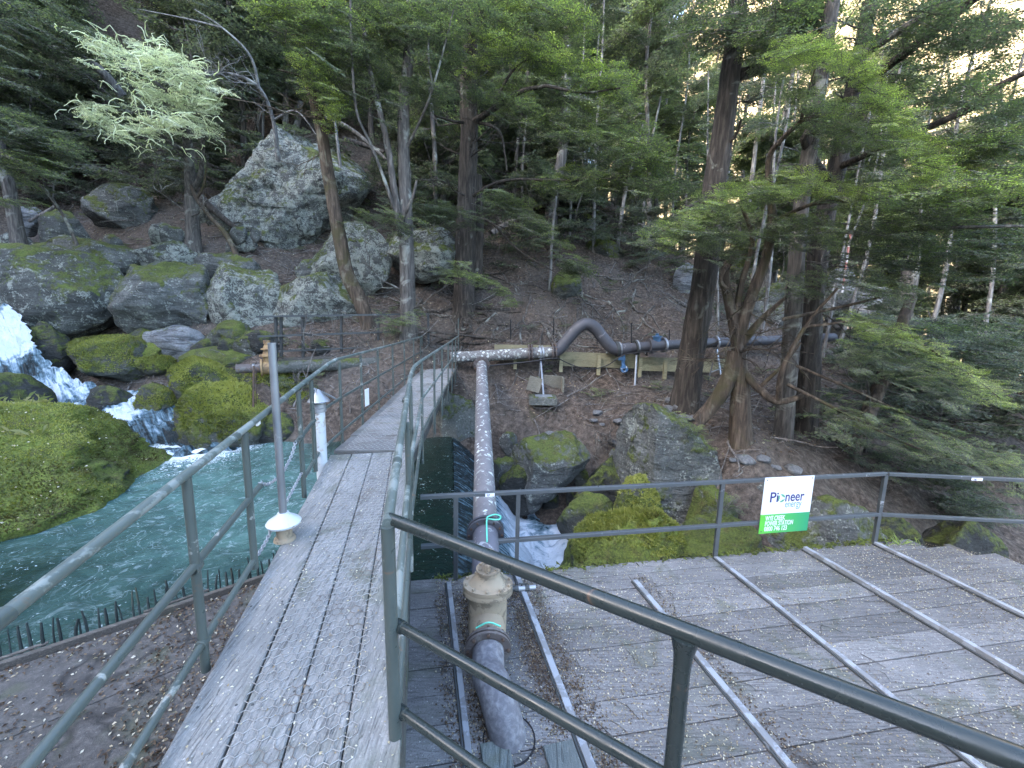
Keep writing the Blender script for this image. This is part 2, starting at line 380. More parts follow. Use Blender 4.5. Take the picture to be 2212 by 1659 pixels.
        for k, a in s.att.items():
            a = np.concatenate([np.atleast_1d(x) if np.ndim(x) < 2 else x for x in a])
            if a.ndim == 2: 
                at = me.attributes.new(k, 'FLOAT_VECTOR', 'POINT'); at.data.foreach_set("vector", a.astype(np.float32).ravel())
            else:
                at = me.attributes.new(k, 'FLOAT', 'POINT'); at.data.foreach_set("value", a.astype(np.float32))
        o = bpy.data.objects.new(name, me); COL.objects.link(o)
        if parent is not None: o.parent = parent
        else: o.location = org
        WORLD[o.name] = org
        return o
WORLD = {}
def tag(o, label=None, cat=None, group=None, kind=None):
    if label: o["label"] = label
    if cat: o["category"] = cat
    if group: o["group"] = group
    if kind: o["kind"] = kind
    return o
def empty(name, loc, label, cat, group=None):
    o = bpy.data.objects.new(name, None); COL.objects.link(o); o.location = tuple(loc); o.empty_display_size = .1
    o.matrix_world = Matrix.Translation(Vector(tuple(loc)))
    WORLD[o.name] = np.array(loc, float); return tag(o, label, cat, group)
def smoothpath(pts, k=6):
    P = np.array(pts, float); n = len(P)
    if n < 3: 
        tt = np.linspace(0, 1, k+1)[:, None]; return P[0]*(1-tt)+P[-1]*tt
    Q = np.vstack([2*P[0]-P[1], P, 2*P[-1]-P[-2]]); out = []
    for i in range(n-1):
        a, b, c, d = Q[i:i+4]
        for q in range(k):
            t = q/k
            out.append(.5*((2*b)+(c-a)*t+(2*a-5*b+4*c-d)*t*t+(-a+3*b-3*c+d)*t**3))
    out.append(P[-1]); return np.array(out)
def bar(name, a, b, size, mat, parent, upv=(0, 0, 1)):  # rectangular bar from a to b: size = (thickness, height)
    a = np.array(a, float); b = np.array(b, float); x = b-a; L = np.linalg.norm(x); x /= L
    y = np.cross(np.array(upv, float), x); 
    if np.linalg.norm(y) < .05: y = np.cross([0, 1., 0], x)
    y /= np.linalg.norm(y); z = np.cross(x, y)
    return MB().bbox((a+b)/2, (L, size[0], size[1]), [x, y, z], .004).build(name, mat, parent, False)
def rod(name, pts, r, mat, parent, n=12):
    return MB().tube(pts, r, n).build(name, mat, parent, True, auto=50)
#BODY
# ------------------------------------------------------------------ terrain
def rbf(P, smooth=1e-3):
    P = np.array(P, float); X = P[:, :2]; n = len(X)
    D = np.linalg.norm(X[:, None]-X[None], axis=2)
    A = np.zeros((n+3, n+3)); A[:n, :n] = -D-smooth*np.eye(n); A[:n, n] = 1; A[:n, n+1:] = X; A[n, :n] = 1; A[n+1:, :n] = X.T
    w = np.linalg.solve(A, np.concatenate([P[:, 2], [0, 0, 0]]))
    def f(x, y):
        x = np.atleast_1d(np.asarray(x, float)); y = np.atleast_1d(np.asarray(y, float)); r = np.empty(len(x))
        for k in range(0, len(x), 8000):
            d = np.hypot(x[k:k+8000, None]-X[:, 0], y[k:k+8000, None]-X[:, 1])
            r[k:k+8000] = -d@w[:n]+w[n]+w[n+1]*x[k:k+8000]+w[n+2]*y[k:k+8000]
        return r
    return f
TP = [aty(*p) for p in [
 (955, 752, 13.6), (1000, 660, 15.3), (1100, 625, 16), (1250, 640, 15.2), (1400, 650, 15.5), (1250, 560, 18), (1100, 480, 20), (960, 430, 21.5),
 (1400, 560, 18.5), (1350, 480, 22), (700, 640, 15), (830, 650, 14.5), (420, 520, 15.5), (540, 560, 14.8), (300, 480, 17), (100, 500, 17), (150, 400, 20),
 (400, 400, 19), (620, 540, 16.5), (650, 250, 24), (850, 250, 24), (1000, 250, 27), (1200, 360, 26),
 (1100, 752, 12.7), (1300, 768, 12.8), (1550, 772, 13.0), (1800, 745, 14.5), (2000, 740, 16),
 (1060, 818, 12.1), (1300, 830, 12.0), (1450, 834, 12.0), (1150, 840, 11.3), (1250, 870, 10.8), (1330, 915, 10.2), (1420, 860, 10.9),
 (1475, 860, 10), (1600, 945, 8.3), (1690, 955, 9), (1580, 1000, 7.8), (1650, 1050, 7.4), (1750, 990, 8.2), (1850, 985, 9), (1750, 1080, 7.2), (1950, 1010, 9), (1900, 860, 11.5), (2100, 850, 13),
 (1080, 812, 12.25), (1130, 813, 12.3), (1250, 819, 12.3), (1400, 826, 12.4), (1500, 830, 12.5), (1150, 749, 12.9), (1300, 760, 13.0), (1480, 768, 13.2), (1004, 658, 15.0), (803, 706, 12.8), (882, 720, 12.4), (620, 775, 11.4), (800, 775, 11.8), (640, 700, 13), (480, 750, 11.8), (560, 840, 10.2), (750, 850, 10.4), (900, 860, 10.8)]]
TP += [(-3, 3, -2), (-4, 6, -2.2), (-6, 8, -2.1), (-2, 8, -2.1), (-1.5, 5, -2.2), (-1.8, 9.3, -2), (-3, 1.5, -1.9), (-4.2, 8.9, -1.9),
 (.6, 8, -3.2), (0, 5.5, -3.3), (1.5, 6, -3.3), (.2, 9.4, -2.4), (1.6, 9.3, -2.4), (2.7, 8.9, -2.6), (.5, 10.0, -2.1), (1.6, 9.9, -1.9), (3.2, 7, -3.0), (3.5, 6, -3.4), (6, 6.0, -3.4), (10, 6.5, -3.4), (15, 8, -4.2), (25, 10, -5),
 (1, 2.5, -2.6), (4, 3, -2.8), (8, 3, -2.6), (6, 0, -1.6), (0, -3, -.9), (-5, -3, -.6), (5, -4, 0), (0, -15, 3), (-15, -10, 8), (15, -15, 2),
 (-9, 6, -1.9), (-13, 5, -1), (-12, 2, 0.), (-18, 4, 4), (-30, 5, 16), (-30, 20, 26), (-60, 10, 48), (-60, 50, 66), (-25, -15, 16), (-60, -30, 60), (-120, -60, 95), (-120, 40, 90),  # includes an unseen ridge behind left, raised to shade the creek from the sun
 (-7.5, 9.5, -1.7), (-9, 9.2, -1.4), (-11, 10, -1.2), (-13.5, 11, -.8), (-15.5, 12.2, .6), (-19, 14, 1.6), (-24, 16, 5),
 (12, 10, -1.2), (18, 12, -2), (14, 16, .3), (20, 20, .6), (30, 20, -2), (30, 35, 1), (60, 30, -6), (60, 10, -9),
 (0, 30, 17), (0, 50, 30), (-20, 40, 38), (5, 23, 8), (9, 22, 5.4), (9, 30, 7.5), (16, 32, 4), (14, 45, 7), (20, 50, 3), (0, 90, 45), (-40, 90, 78), (30, 70, 5), (60, 70, -4), (110, 60, -12), (110, 0, -14), (60, -40, -4), (110, -60, -8), (150, 150, 0), (0, 160, 60)]
terr = rbf(TP, .02)
def ground(x, y):
    x = np.atleast_1d(np.asarray(x, float)); y = np.atleast_1d(np.asarray(y, float))
    z = terr(x, y); P = np.stack([x, y, z*.5], 1)
    far = np.clip((np.hypot(x, y)-30)/40, 0, 1)
    z = z+.16*fbm(P*.9, 3, 3)*(1+far*4)+.07*fbm(P*3.1, 3, 5)+.03*fbm(P*9, 2, 8)
    return z
gx = np.concatenate([np.linspace(-130, -26, 30)[:-1], np.arange(-26, 22, .16), np.linspace(22, 160, 36)])
gy = np.concatenate([np.linspace(-70, -6, 20)[:-1], np.arange(-6, 26, .16), np.linspace(26, 50, 50)[1:-1], np.linspace(50, 160, 26)])
XX, YY = np.meshgrid(gx, gy); ZZ = ground(XX.ravel(), YY.ravel())
def gridfaces(ny, nx, mask=None):
    i = np.arange(ny-1)[:, None]*nx+np.arange(nx-1)[None]
    Fq = np.stack([i, i+1, i+nx+1, i+nx], -1).reshape(-1, 4)
    if mask is not None:
        mk = mask.ravel(); Fq = Fq[mk[Fq].all(1)]
    return Fq
o = MB().add(np.stack([XX.ravel(), YY.ravel(), ZZ], 1), gridfaces(len(gy), len(gx))).build("ground", "soil", org='o'); tag(o, kind="structure")

# sunlit valley side far beyond the trees
hx = np.linspace(-10, 330, 70); hy = np.linspace(50, 330, 60); HX, HY = np.meshgrid(hx, hy)
d = (HX*.45+HY*.89)                                   # rises away from the creek, lower to the left
P = np.stack([HX.ravel()*.02, HY.ravel()*.02, 0*HX.ravel()], 1)
HZ = (-26+np.clip(d-95, 0, None)*.95*np.clip((HX+40)/150, .18, 1.25)).ravel()+fbm(P, 4, 9)*7+fbm(P*6, 3, 4)*1.5
o = MB().add(np.stack([HX.ravel(), HY.ravel(), HZ], 1), gridfaces(60, 70)).build("far_hill", "dry_hill", org='o'); tag(o, kind="structure")

# ------------------------------------------------------------------ water
PZ = -1.25
px = np.arange(-13, .6, .06); py = np.arange(1.0, 10.6, .06); PX, PY = np.meshgrid(px, py)
CR0, CR1 = np.array([-1.52, 10.3]), np.array([-.5, 3.6])            # weir crest
crx = CR0[0]+(PY-CR0[1])/(CR1[1]-CR0[1])*(CR1[0]-CR0[0])
mask = PX < crx+.03
infl = np.exp(-(((PX+6.6)/2.2)**2+((PY-8.3)/2.4)**2))
infl2 = np.exp(-(((PX+5.2)/2.6)**2+((PY-6.6)/2.2)**2))
P3 = np.stack([PX.ravel(), PY.ravel(), 0*PX.ravel()], 1)
nn = fbm(P3*.9, 4, 21)
infl3 = np.exp(-(((PX+3.6)/1.7)**2+((PY-5.6)/1.9)**2))
milk = np.clip(1.0*infl.ravel()+.75*infl2.ravel()+.6*infl3.ravel()+.38*nn, 0, 1)
milk = milk*np.clip((-1.6-PX.ravel())/1.5, 0, 1)
foam = np.clip(.95*np.exp(-(((PX+7.2)/1.0)**2+((PY-8.9)/.9)**2)).ravel()+.35*infl.ravel()+.15*nn, 0, 1)*np.clip((-2.2-PX.ravel())/1.5, 0, 1)
rip = .018*fbm(P3*2.2, 4, 30)+.03*fbm(P3*np.array([1.5, 1.0, 1]), 3, 34)*milk+.05*foam*fbm(P3*4, 3, 36)
edge = np.clip(1-(crx-PX)/.25, 0, 1).ravel(); zz = PZ+rip*(1-edge*.7)-.05*edge**2
o = MB().add(np.stack([PX.ravel(), PY.ravel(), zz], 1), gridfaces(len(py), len(px), mask), milk=milk, foam=foam).build("pool_water", "pool_water", org='o'); tag(o, kind="structure")
# sheet sliding over the weir face, then the churned lower pool
nu, nv = 90, 120
U = np.linspace(0, 1, nu); Vv = np.linspace(0, 1, nv); UU, VV = np.meshgrid(U, Vv)
cxx = CR0[0]+VV*(CR1[0]-CR0[0]); cyy = CR0[1]+VV*(CR1[1]-CR0[1])
wx = cxx+.0+UU*1.5; wy = cyy+UU*.26
wz = PZ-.04-1.55*np.clip(UU, 0, 1)**1.25
P3 = np.stack([wx.ravel(), wy.ravel(), wz.ravel()], 1)
wz = wz.ravel()+.02*fbm(P3*np.array([2, 9, 2]), 3, 41)+.05*UU.ravel()**2*fbm(P3*5, 3, 43)
fo = np.clip((UU-.42)*1.9, 0, 1).ravel()*np.clip(.75+.5*(1-VV.ravel()), 0, 1.2)+.1
flow = np.stack([UU.ravel()*1.5, VV.ravel()*7, 0*UU.ravel()], 1)
o = MB().add(np.stack([wx.ravel(), wy.ravel(), wz], 1), gridfaces(nv, nu), foam=fo, stream=fo, flow=flow).build("weir_water", "white_water", org='o'); tag(o, kind="structure")
# concrete sill under the weir crest
t = MB(); wd = np.array([CR1[0]-CR0[0], CR1[1]-CR0[1], 0]); wl = np.linalg.norm(wd); wd /= wl; wn = np.array([-wd[1], wd[0], 0])
t.box(np.array([*(CR0+CR1)/2, PZ-.85])-wn*.0+np.array([-.35, 0, 0]), (wl+.4, .6, 1.5), [wd, wn, [0, 0, 1]])
tag(t.build("weir_sill", "concrete_mossy", smooth=False), "submerged mossy concrete sill carrying the weir crest under the footbridge", "weir")
lx = np.arange(-.9, 12, .07); ly = np.arange(4.0, 9.6, .07); LX, LY = np.meshgrid(lx, ly)
P3 = np.stack([LX.ravel(), LY.ravel(), 0*LX.ravel()], 1)
fo = np.clip(1.25-np.clip(np.abs(LX-1.0)/2.2, 0, 2)+.0*LY, 0, 1).ravel(); fo = np.clip(fo*.72+.5*fbm(P3*1.5, 4, 50)+.05, 0, 1)
lz = -2.75-.12*np.clip(LX-1, 0, 20).ravel()+.17*fbm(P3*2.4, 4, 51)*np.clip(fo+.2, 0, 1)
o = MB().add(np.stack([LX.ravel(), LY.ravel(), lz], 1), gridfaces(len(ly), len(lx)), foam=fo, stream=fo, flow=np.stack([LX.ravel(), LY.ravel()*.5, 0*LX.ravel()], 1)).build("creek_water", "white_water", org='o'); tag(o, kind="structure")

# cascade: heights from points along the falling stream
CP = [aty(*p) for p in [(5, 664, 11.4), (-120, 640, 11.7), (45, 715, 11.1), (-60, 740, 11.0), (85, 765, 10.95), (50, 800, 10.6), (130, 792, 10.9), (170, 815, 10.8), (250, 815, 11.2), (330, 818, 11.2), (390, 822, 11),
  (120, 850, 10.4), (0, 900, 9.6), (200, 900, 9.5), (90, 905, 9.3), (300, 870, 9.9), (-60, 930, 9.3), (360, 900, 9.4), (270, 930, 9.0), (340, 950, 8.9), (390, 945, 9.1)]]
CP += [atz(375, 990, PZ-.04), atz(405, 985, PZ-.04), atz(440, 975, PZ-.05), (-8.4, 7.9, PZ-.1), (-19, 13, 2.6), (-19, 11.4, 1.9)]
casc = rbf(CP, .02)
cx_ = np.arange(-19.5, -5.9, .06); cy_ = np.arange(7.6, 13.4, .06); KX, KY = np.meshgrid(cx_, cy_)
KZ = casc(KX.ravel(), KY.ravel()); P3 = np.stack([KX.ravel(), KY.ravel(), KZ], 1)
KZ = KZ+.17*fbm(P3*1.7, 4, 61)+.10*fbm(P3*4.2, 3, 63)
gzx = np.gradient(casc(KX.ravel(), KY.ravel()).reshape(KX.shape), .06); slope = np.clip(np.hypot(*gzx), 0, 2).ravel()
fo = np.clip(.66+.5*fbm(P3*.9, 3, 65)+.25*fbm(P3*3, 2, 66), 0, 1)
mk = (KX > -19.6) & (KX < -6.2) & ((KY < 10.8) | (KX < -12.0-(KY-10.8)*3.4+.25*np.sin(KY*9))) & (KY < 11.65)
fo = np.clip(fo+.12*(KY.ravel() > 10.8)*(KX.ravel() < -11.9), 0, 1)
fo = fo*np.clip((-8.3-KX.ravel())/.9, .42, 1)
flow = np.stack([(KX*.85-KY*.5).ravel(), (KX*.5+KY*.85).ravel(), KZ], 1)
o = MB().add(np.stack([KX.ravel(), KY.ravel(), KZ], 1), gridfaces(len(cy_), len(cx_), mk), foam=fo, stream=fo, flow=flow).build("cascade_water", "white_water", org='o'); tag(o, kind="structure")

# ------------------------------------------------------------------ rocks
_ico = {}
def ico(k):
    if k not in _ico:
        import bmesh
        b = bmesh.new(); bmesh.ops.create_icosphere(b, subdivisions=k, radius=1); b.verts.ensure_lookup_table()
        _ico[k] = (np.array([v.co[:] for v in b.verts]), np.array([[v.index for v in f.verts] for f in b.faces])); b.free()
    return _ico[k]
def rock_shape(seed, k=5, cuts=9, rough=.05, planes=(), soft=.06, sq=.0):
    V, Fc = ico(k); V = V.copy(); r = np.random.default_rng(seed)
    if sq: 
        q = (np.abs(V)**(2+6*sq)).sum(1)**(-1/(2+6*sq)); V = V*q[:, None]
    pl = [(np.array(n, float)/np.linalg.norm(n), d) for n, d in planes]
    for _ in range(int(cuts*1.5)):
        n = r.normal(size=3); n /= np.linalg.norm(n); pl.append((n, r.uniform(.6, .88)))
    for n, d in pl:
        h = V@n-d; V = V-np.where(h > 0, h*(1-soft), 0)[:, None]*n
    N = V/np.linalg.norm(V, axis=1)[:, None]
    V = V+N*(rough*1.6*fbm(V*1.6+seed, 4, seed)+rough*.55*fbm(V*6+seed, 4, seed+9)+rough*.3*np.abs(fbm(V*14, 3, seed+5)) - rough*1.0*np.clip(.12-np.abs(vnoise((V+.15*N)*np.array([1.3, 1.3, 3.6])+seed*3.1, seed+2)), 0, 1)*4*(rough > .04))[:, None]
    return V, Fc
def rock(label, bb, Y, mat, seed, dr=.9, cuts=9, rough=.06, planes=(), k=4, group=None, sink=0., sq=0., name="boulder", shape=None, cat="boulder"):
    x0, x1, y0, y1 = bb
    c = aty((x0+x1)/2, (y0+y1)/2, Y)
    hw = np.linalg.norm(aty(x1, (y0+y1)/2, Y)-aty(x0, (y0+y1)/2, Y))/2; hh = np.linalg.norm(aty((x0+x1)/2, y1, Y)-aty((x0+x1)/2, y0, Y))/2
    V, Fc = rock_shape(seed, k, cuts, rough, planes, sq=sq)
    lo, hi = V.min(0), V.max(0); V = (V-(lo+hi)/2)/((hi-lo)/2)
    top = c[2]+hh; bot = c[2]-hh-sink; V = V*np.array([hw, hw*dr, (top-bot)/2])+np.array([c[0], c[1], (top+bot)/2])
    return tag(MB().add(V, Fc).build(name, mat, auto=None), label, cat, group)
rock_mat('rock_waterfall', (.04, .045, .042), (.17, .185, .17), .6, .40, (.075, .10, .02), strata=.3)
GB = "boulders along the creek and slope"
def R(*a, **k): return rock(*a, group=GB, **k)
R("huge dark grey boulder with moss over its left side beside the waterfall", (-60, 275, 528, 745), 12.7, 'rock_waterfall', 1, .5, 10, k=5, sink=.5)
R("big rounded grey boulder with pale lichen between the mossy waterfall boulder and the railing", (262, 462, 562, 722), 12.9, 'rock_grey', 2, .9, 8, k=5, sink=.4)
R("blocky lichen-spotted boulder behind the left end of the far railing", (448, 615, 568, 716), 13.3, 'rock_lichen', 3, .8, 9, k=5, sink=.4)
R("long low pale-lichened boulder behind the far railing and bare twigs", (585, 800, 588, 712), 13.6, 'rock_lichen', 4, .6, 8, k=5, sink=.5)
R("small pale grey rock face under the round grey boulder", (322, 440, 702, 778), 12.0, 'rock_pale', 5, .7, 9, sink=.3)
R("small mossy rock left of the pale rock face", (268, 350, 706, 760), 12.1, 'rock_mossy', 6, .8, sink=.3)
R("grey angular rock with moss below the lichen-spotted boulder", (448, 545, 690, 752), 12.2, 'rock_mossy', 7, .8, sink=.3)
R("dark rock with thin moss at the foot of the railing bank", (525, 600, 712, 762), 11.8, 'rock_dark', 8, .8, sink=.3)
R("low bright mossy rock in the shadow under the waterfall boulder", (128, 322, 722, 812), 11.3, 'rock_mossy', 9, .6, sink=.3)
R("bright green cushion of moss on a low streamside rock", (300, 385, 768, 806), 11.4, 'rock_moss_full', 10, .7, 5, sink=.2)
R("narrow mossy rock wedged under the pale rock face", (275, 365, 738, 790), 11.7, 'rock_moss_full', 11, .7, 6, sink=.2)
R("flat mossy rock behind the round moss boulder", (395, 560, 748, 800), 11.6, 'rock_mossy', 12, .6, 8, sink=.3)
R("round moss-covered boulder below the cut end of the old pipe", (372, 512, 770, 855), 10.4, 'rock_mossy', 13, .9, 5, sink=.35, rough=.05)
R("big mossy boulder at the lip where the cascade enters the pool", (378, 590, 828, 972), 9.7, 'rock_mossy', 14, .8, 8, k=5, sink=.5)
R("dark mossy rock splitting the cascade", (285, 398, 826, 890), 10.0, 'rock_mossy', 15, .8, 7, sink=.25)
R("small wet rock in the middle of the white cascade", (200, 290, 832, 884), 10.1, 'rock_dark', 16, .8, 8, sink=.15)
R("dark bare boulder at the foot of the waterfall, cut by the picture edge", (-70, 78, 802, 912), 9.4, 'rock_dark', 17, .9, 8, sink=.3)
R("mossy block carrying the old pipe above the pool", (520, 700, 800, 905), 10.6, 'rock_mossy', 18, .6, 9, k=5, sink=.6)
R("dark wet rock right of the white chute below the bridged pipe", (1078, 1180, 1000, 1062), 8.9, 'rock_dark', 62, .7, 10, sink=.6)
R("low black rock between the tilted block and the bright moss boulder", (1205, 1345, 1062, 1140), 7.7, 'rock_mossy', 63, .7, 10, sink=.6)
R("shadowed mossy rock at the right foot of the massive upright boulder", (1480, 1600, 1050, 1140), 7.4, 'rock_mossy', 64, .7, 9, sink=.6)
R("half buried grey rock on the bank above the fence sign", (1590, 1690, 1030, 1090), 7.6, 'rock_grey', 65, .7, 9, sink=.4)
R("black wet rock face behind the spray of the waterfall", (60, 150, 695, 800), 11.6, 'rock_dark', 61, .7, 9, sink=.3)
R("low dark rock at the edge of the pool below the rusty stay", (500, 640, 885, 962), 9.7, 'rock_dark', 19, .7, 9, sink=.3)
R("towering lichen-covered crag on the slope behind the leaning trunk", (478, 812, 290, 560), 18.6, 'rock_lichen', 20, .8, 5, k=6, sink=1.4, rough=.07, planes=[((-.62, -.3, .72), .42), ((.5, -.2, .85), .5), ((0, -1, .3), .45), ((0, 0, 1), .62)])
R("broad lichened boulder right of the leaning trunk", (668, 850, 478, 648), 15.2, 'rock_lichen', 21, .7, 8, k=5, sink=.3)
R("overhanging lichened boulder with a dark hollow behind the twin-stemmed tree", (836, 1000, 488, 615), 15.6, 'rock_lichen', 22, .9, 8, k=5)
R("flat-topped rock half buried in leaf mould up the slope", (185, 335, 398, 500), 17.3, 'rock_grey', 23, .7, 9, sink=.4)
R("small pale stone standing beside the leftmost trunk", (30, 90, 444, 502), 15.8, 'rock_pale', 24, .8, 9, sink=.2)
R("grey rock beside the small pale stone", (88, 178, 452, 528), 15.6, 'rock_grey', 25, .8, 9, sink=.3)
R("wide slabby boulder above the waterfall boulder", (60, 330, 516, 612), 14.4, 'rock_grey', 26, .6, 10, k=5, sink=.4)
R("low lichened slab on the bank under the pale lichen tree", (290, 440, 520, 582), 14.6, 'rock_lichen', 27, .6, 9, sink=.3)
R("grey slab lying beside the foot of the slanting dead branch", (430, 560, 548, 596), 14.4, 'rock_grey', 28, .6, 9, sink=.3)
R("rock pile end below the leaning trunk", (640, 720, 560, 620), 14.9, 'rock_grey', 29, .8, 9, sink=.3)
R("mossy hump of rock high on the slope among saplings", (1262, 1345, 505, 575), 19, 'rock_mossy', 30, .8, 7, sink=.4)
R("dark overhung ledge on the upper slope", (1205, 1320, 440, 510), 21, 'rock_dark', 31, .7, 9, sink=.5)
R("whitish rock behind the tall brown trunk", (1455, 1500, 566, 640), 16.5, 'rock_pale', 32, .8, 9, sink=.3)
R("white boulder behind the paired trunks, beside the striped pole", (1775, 1860, 575, 700), 16.5, 'rock_pale', 33, .8, 8, k=5, sink=.3)
R("pale grey boulder under the broken stump", (1838, 1935, 618, 712), 15.5, 'rock_pale', 34, .8, 9, sink=.3)
R("pale slab seen between the twisted trunks", (1610, 1740, 610, 735), 15.5, 'rock_grey', 35, .6, 8, k=5, sink=.3)
R("mossy root-wrapped rock on the bank above the gooseneck pipe", (1185, 1260, 575, 665), 15.6, 'rock_mossy', 36, .8, 8, sink=.3)
R("tilted square-cut block with moss on its left face by the bridged pipe", (1102, 1272, 935, 1062), 9.0, 'rock_grey', 37, .75, 4, k=5, sink=.25, planes=[((-1, -.45, .1), .62), ((.25, -.55, 1), .5), ((.75, -.6, -.75), .52), ((.2, -1, -.2), .6)])
R("massive upright boulder with a sloping top under the twisted trees", (1338, 1545, 868, 1095), 8.4, 'rock_grey', 38, .8, 2, k=6, sink=.8, sq=.6, planes=[((-1, -.3, .06), .74), ((.42, -.2, .9), .72), ((.1, -1, .1), .72), ((1, -.3, .15), .8)], rough=.05)
R("bright mossy boulder in the creek beyond the platform edge", (1205, 1475, 1106, 1262), 6.6, 'rock_moss_full', 39, .75, 7, k=5, sink=.9)
R("smaller mossy boulder behind the bright moss boulder", (1318, 1445, 1030, 1165), 7.5, 'rock_mossy', 40, .8, 7, k=5, sink=.6)
R("dark green moss slab in the gap under the big boulder", (1455, 1650, 1120, 1240), 6.6, 'rock_mossy', 41, .7, 8, k=5, sink=.7)
R("grey rock ledge just behind the sign", (1640, 1915, 1070, 1220), 6.9, 'rock_grey', 42, .6, 9, k=5, sink=.8)
R("mossy rock tucked behind the corner post of the platform fence", (1860, 1990, 1110, 1220), 6.9, 'rock_dark', 43, .7, 8, sink=.6)
R("dark slab under the bank between the square block and the massive boulder", (1235, 1370, 985, 1100), 8.9, 'rock_dark', 44, .7, 9, k=5, sink=.5)
R("grey rock at the weir foot left of the square block", (1052, 1125, 985, 1068), 9.2, 'rock_grey', 45, .8, 10, sink=.4)
R("small round grey rock under the root overhang", (1078, 1120, 932, 978), 9.8, 'rock_grey', 46, .9, 8, sink=.1)
R("slanting bedrock abutment below the far end of the footbridge", (905, 1062, 838, 1005), 10.7, 'concrete_mossy', 47, .6, 6, k=5, sink=.7, planes=[((.5, -.8, .5), .5), ((-.8, -.5, .2), .7)])
R("dark slab where the creek slips away right of the platform", (2010, 2160, 1120, 1190), 6.8, 'rock_dark', 48, .6, 8, sink=.6)
GF = "smaller rocks wedged between the big boulders"
for k in range(64):
    if k < 22: x, y, Y, lab, mt = rng.uniform(440, 700), rng.uniform(735, 800), 11.9, "smaller grey rock wedged among the boulders below the far railing", ('rock_mossy', 'rock_grey', 'rock_dark')[k % 3]
    elif k < 44: x, y, Y, lab, mt = rng.uniform(1060, 1480), rng.uniform(955, 1075), 9.0, "smaller dark rock wedged between the boulders under the cut bank", ('rock_dark', 'rock_grey', 'rock_mossy')[k % 3]
    else: x, y, Y, lab, mt = rng.uniform(20, 600), rng.uniform(495, 590), 15.0, "smaller grey stone among the slabs at the foot of the left slope", ('rock_grey', 'rock_lichen')[k % 2]
    w_ = rng.uniform(9, 30); rock(lab, (x-w_, x+w_, y-w_*.7, y+w_*.7), Y+rng.uniform(-.3, .5), mt, 700+k, .9, 8, k=3, sink=.3, name="rock", cat="rock", group=GF)
# the great mossy boulder in the pool
V, Fc = rock_shape(50, 6, 5, .05, planes=[((.95, -.1, .35), .72), ((.55, .8, .2), .7), ((.2, -.75, .8), .66)], soft=.25)
lo, hi = V.min(0), V.max(0); V = (V-(lo+hi)/2)/((hi-lo)/2)*np.array([3.6, 2.75, 1.14])
a = math.radians(28); V = V@np.array([[math.cos(a), math.sin(a), 0], [-math.sin(a), math.cos(a), 0], [0, 0, 1]])
nv_ = V/np.linalg.norm(V, axis=1)[:, None]; V = V+nv_*(.05*fbm(V*1.1, 3, 91)+.05*np.abs(fbm(V*3.2, 3, 92)))[:, None]
big = MB().add(V+np.array([-9.6, 6.1, -1.0]), Fc).build("boulder", 'rock_moss_full'); BIGV = V+np.array([-9.6, 6.1, -1.0])
tag(big, "very large flat-backed boulder thick with yellow-green moss standing in the pool", "boulder", GB)

# ------------------------------------------------------------------ walkway and footbridge
RO = np.array([-.45, 1.47]); Ru = np.array([-.227, .974]); Rn = np.array([-.974, -.227])
RAXY = [np.array([*Ru, .056]), np.array([*Rn, 0]), np.array([0, 0, 1.])]
def RP(s, w, dz=0): p = RO+Ru*s+Rn*w; return np.array([p[0], p[1], .056*s+dz])
ramp = empty("walkway_ramp", RP(.5, .45, -.2), "sloping walkway of four long grey planks under hexagonal wire netting", "walkway")
for w0, w1 in ((-.01, .21), (.216, .436), (.444, .662), (.672, .895)):
    MB().bbox(RP(.55, (w0+w1)/2, -.024), (5.4, w1-w0, .048), RAXY, .006).build("plank", "plank_grey", ramp, False)
for w in (.05, .84):
    MB().bbox(RP(.55, w, -.15), (5.4, .07, .2), RAXY, .006).build("stringer", "weathered_board", ramp, False)
hexm = MB(); a = .031; hw_ = a*math.sqrt(3)
segs = set()
nc = int(5.3/(1.5*a)); nr = int(.53/hw_)
def key(p): return (round(p[0], 4), round(p[1], 4))
for i in range(nc):
    for j in range(nr):
        cxs = -2.1+i*1.5*a; cyw = .195+j*hw_+(hw_/2 if i % 2 else 0)
        pts = [(cxs+a*math.cos(k*math.pi/3), cyw+a*math.sin(k*math.pi/3)) for k in range(6)]
        for k in range(6):
            p, q = key(pts[k]), key(pts[(k+1) % 6])
            segs.add((min(p, q), max(p, q)))
sg = np.array([[*p, *q] for p, q in segs])
def warp(p): 
    P = np.stack([p[:, 0]*7, p[:, 1]*7, 0*p[:, 0]], 1)
    return p+np.stack([vnoise(P, 3), vnoise(P, 4)], 1)*.009, .004+.004*np.abs(vnoise(P*.8, 6))
A_, za = warp(sg[:, :2]); B_, zb = warp(sg[:, 2:])
dirn = B_-A_; dirn /= np.linalg.norm(dirn, axis=1)[:, None]+1e-9; pn = np.stack([-dirn[:, 1], dirn[:, 0]], 1)*.00125
def w3(sw, dz): return np.stack([RO[0]+Ru[0]*sw[:, 0]+Rn[0]*sw[:, 1], RO[1]+Ru[1]*sw[:, 0]+Rn[1]*sw[:, 1], .056*sw[:, 0]+dz], 1)
Vh = np.stack([w3(A_-pn, za), w3(A_+pn, za), w3(A_, za+.003), w3(B_-pn, zb), w3(B_+pn, zb), w3(B_, zb+.003)], 1).reshape(-1, 3)
b0 = np.arange(len(sg))[:, None]*6
hexm.add(Vh, np.concatenate([b0+np.array([[0, 3, 5, 2]]), b0+np.array([[2, 5, 4, 1]])]))
hexm.build("wire_netting", "wire", ramp, False)
wl_ = MB(); wl_.box(RP(.2, .16, -.95), (4.9, .3, 1.4), [np.array([*Ru, 0]), np.array([*Rn, 0]), np.array([0, 0, 1.])])
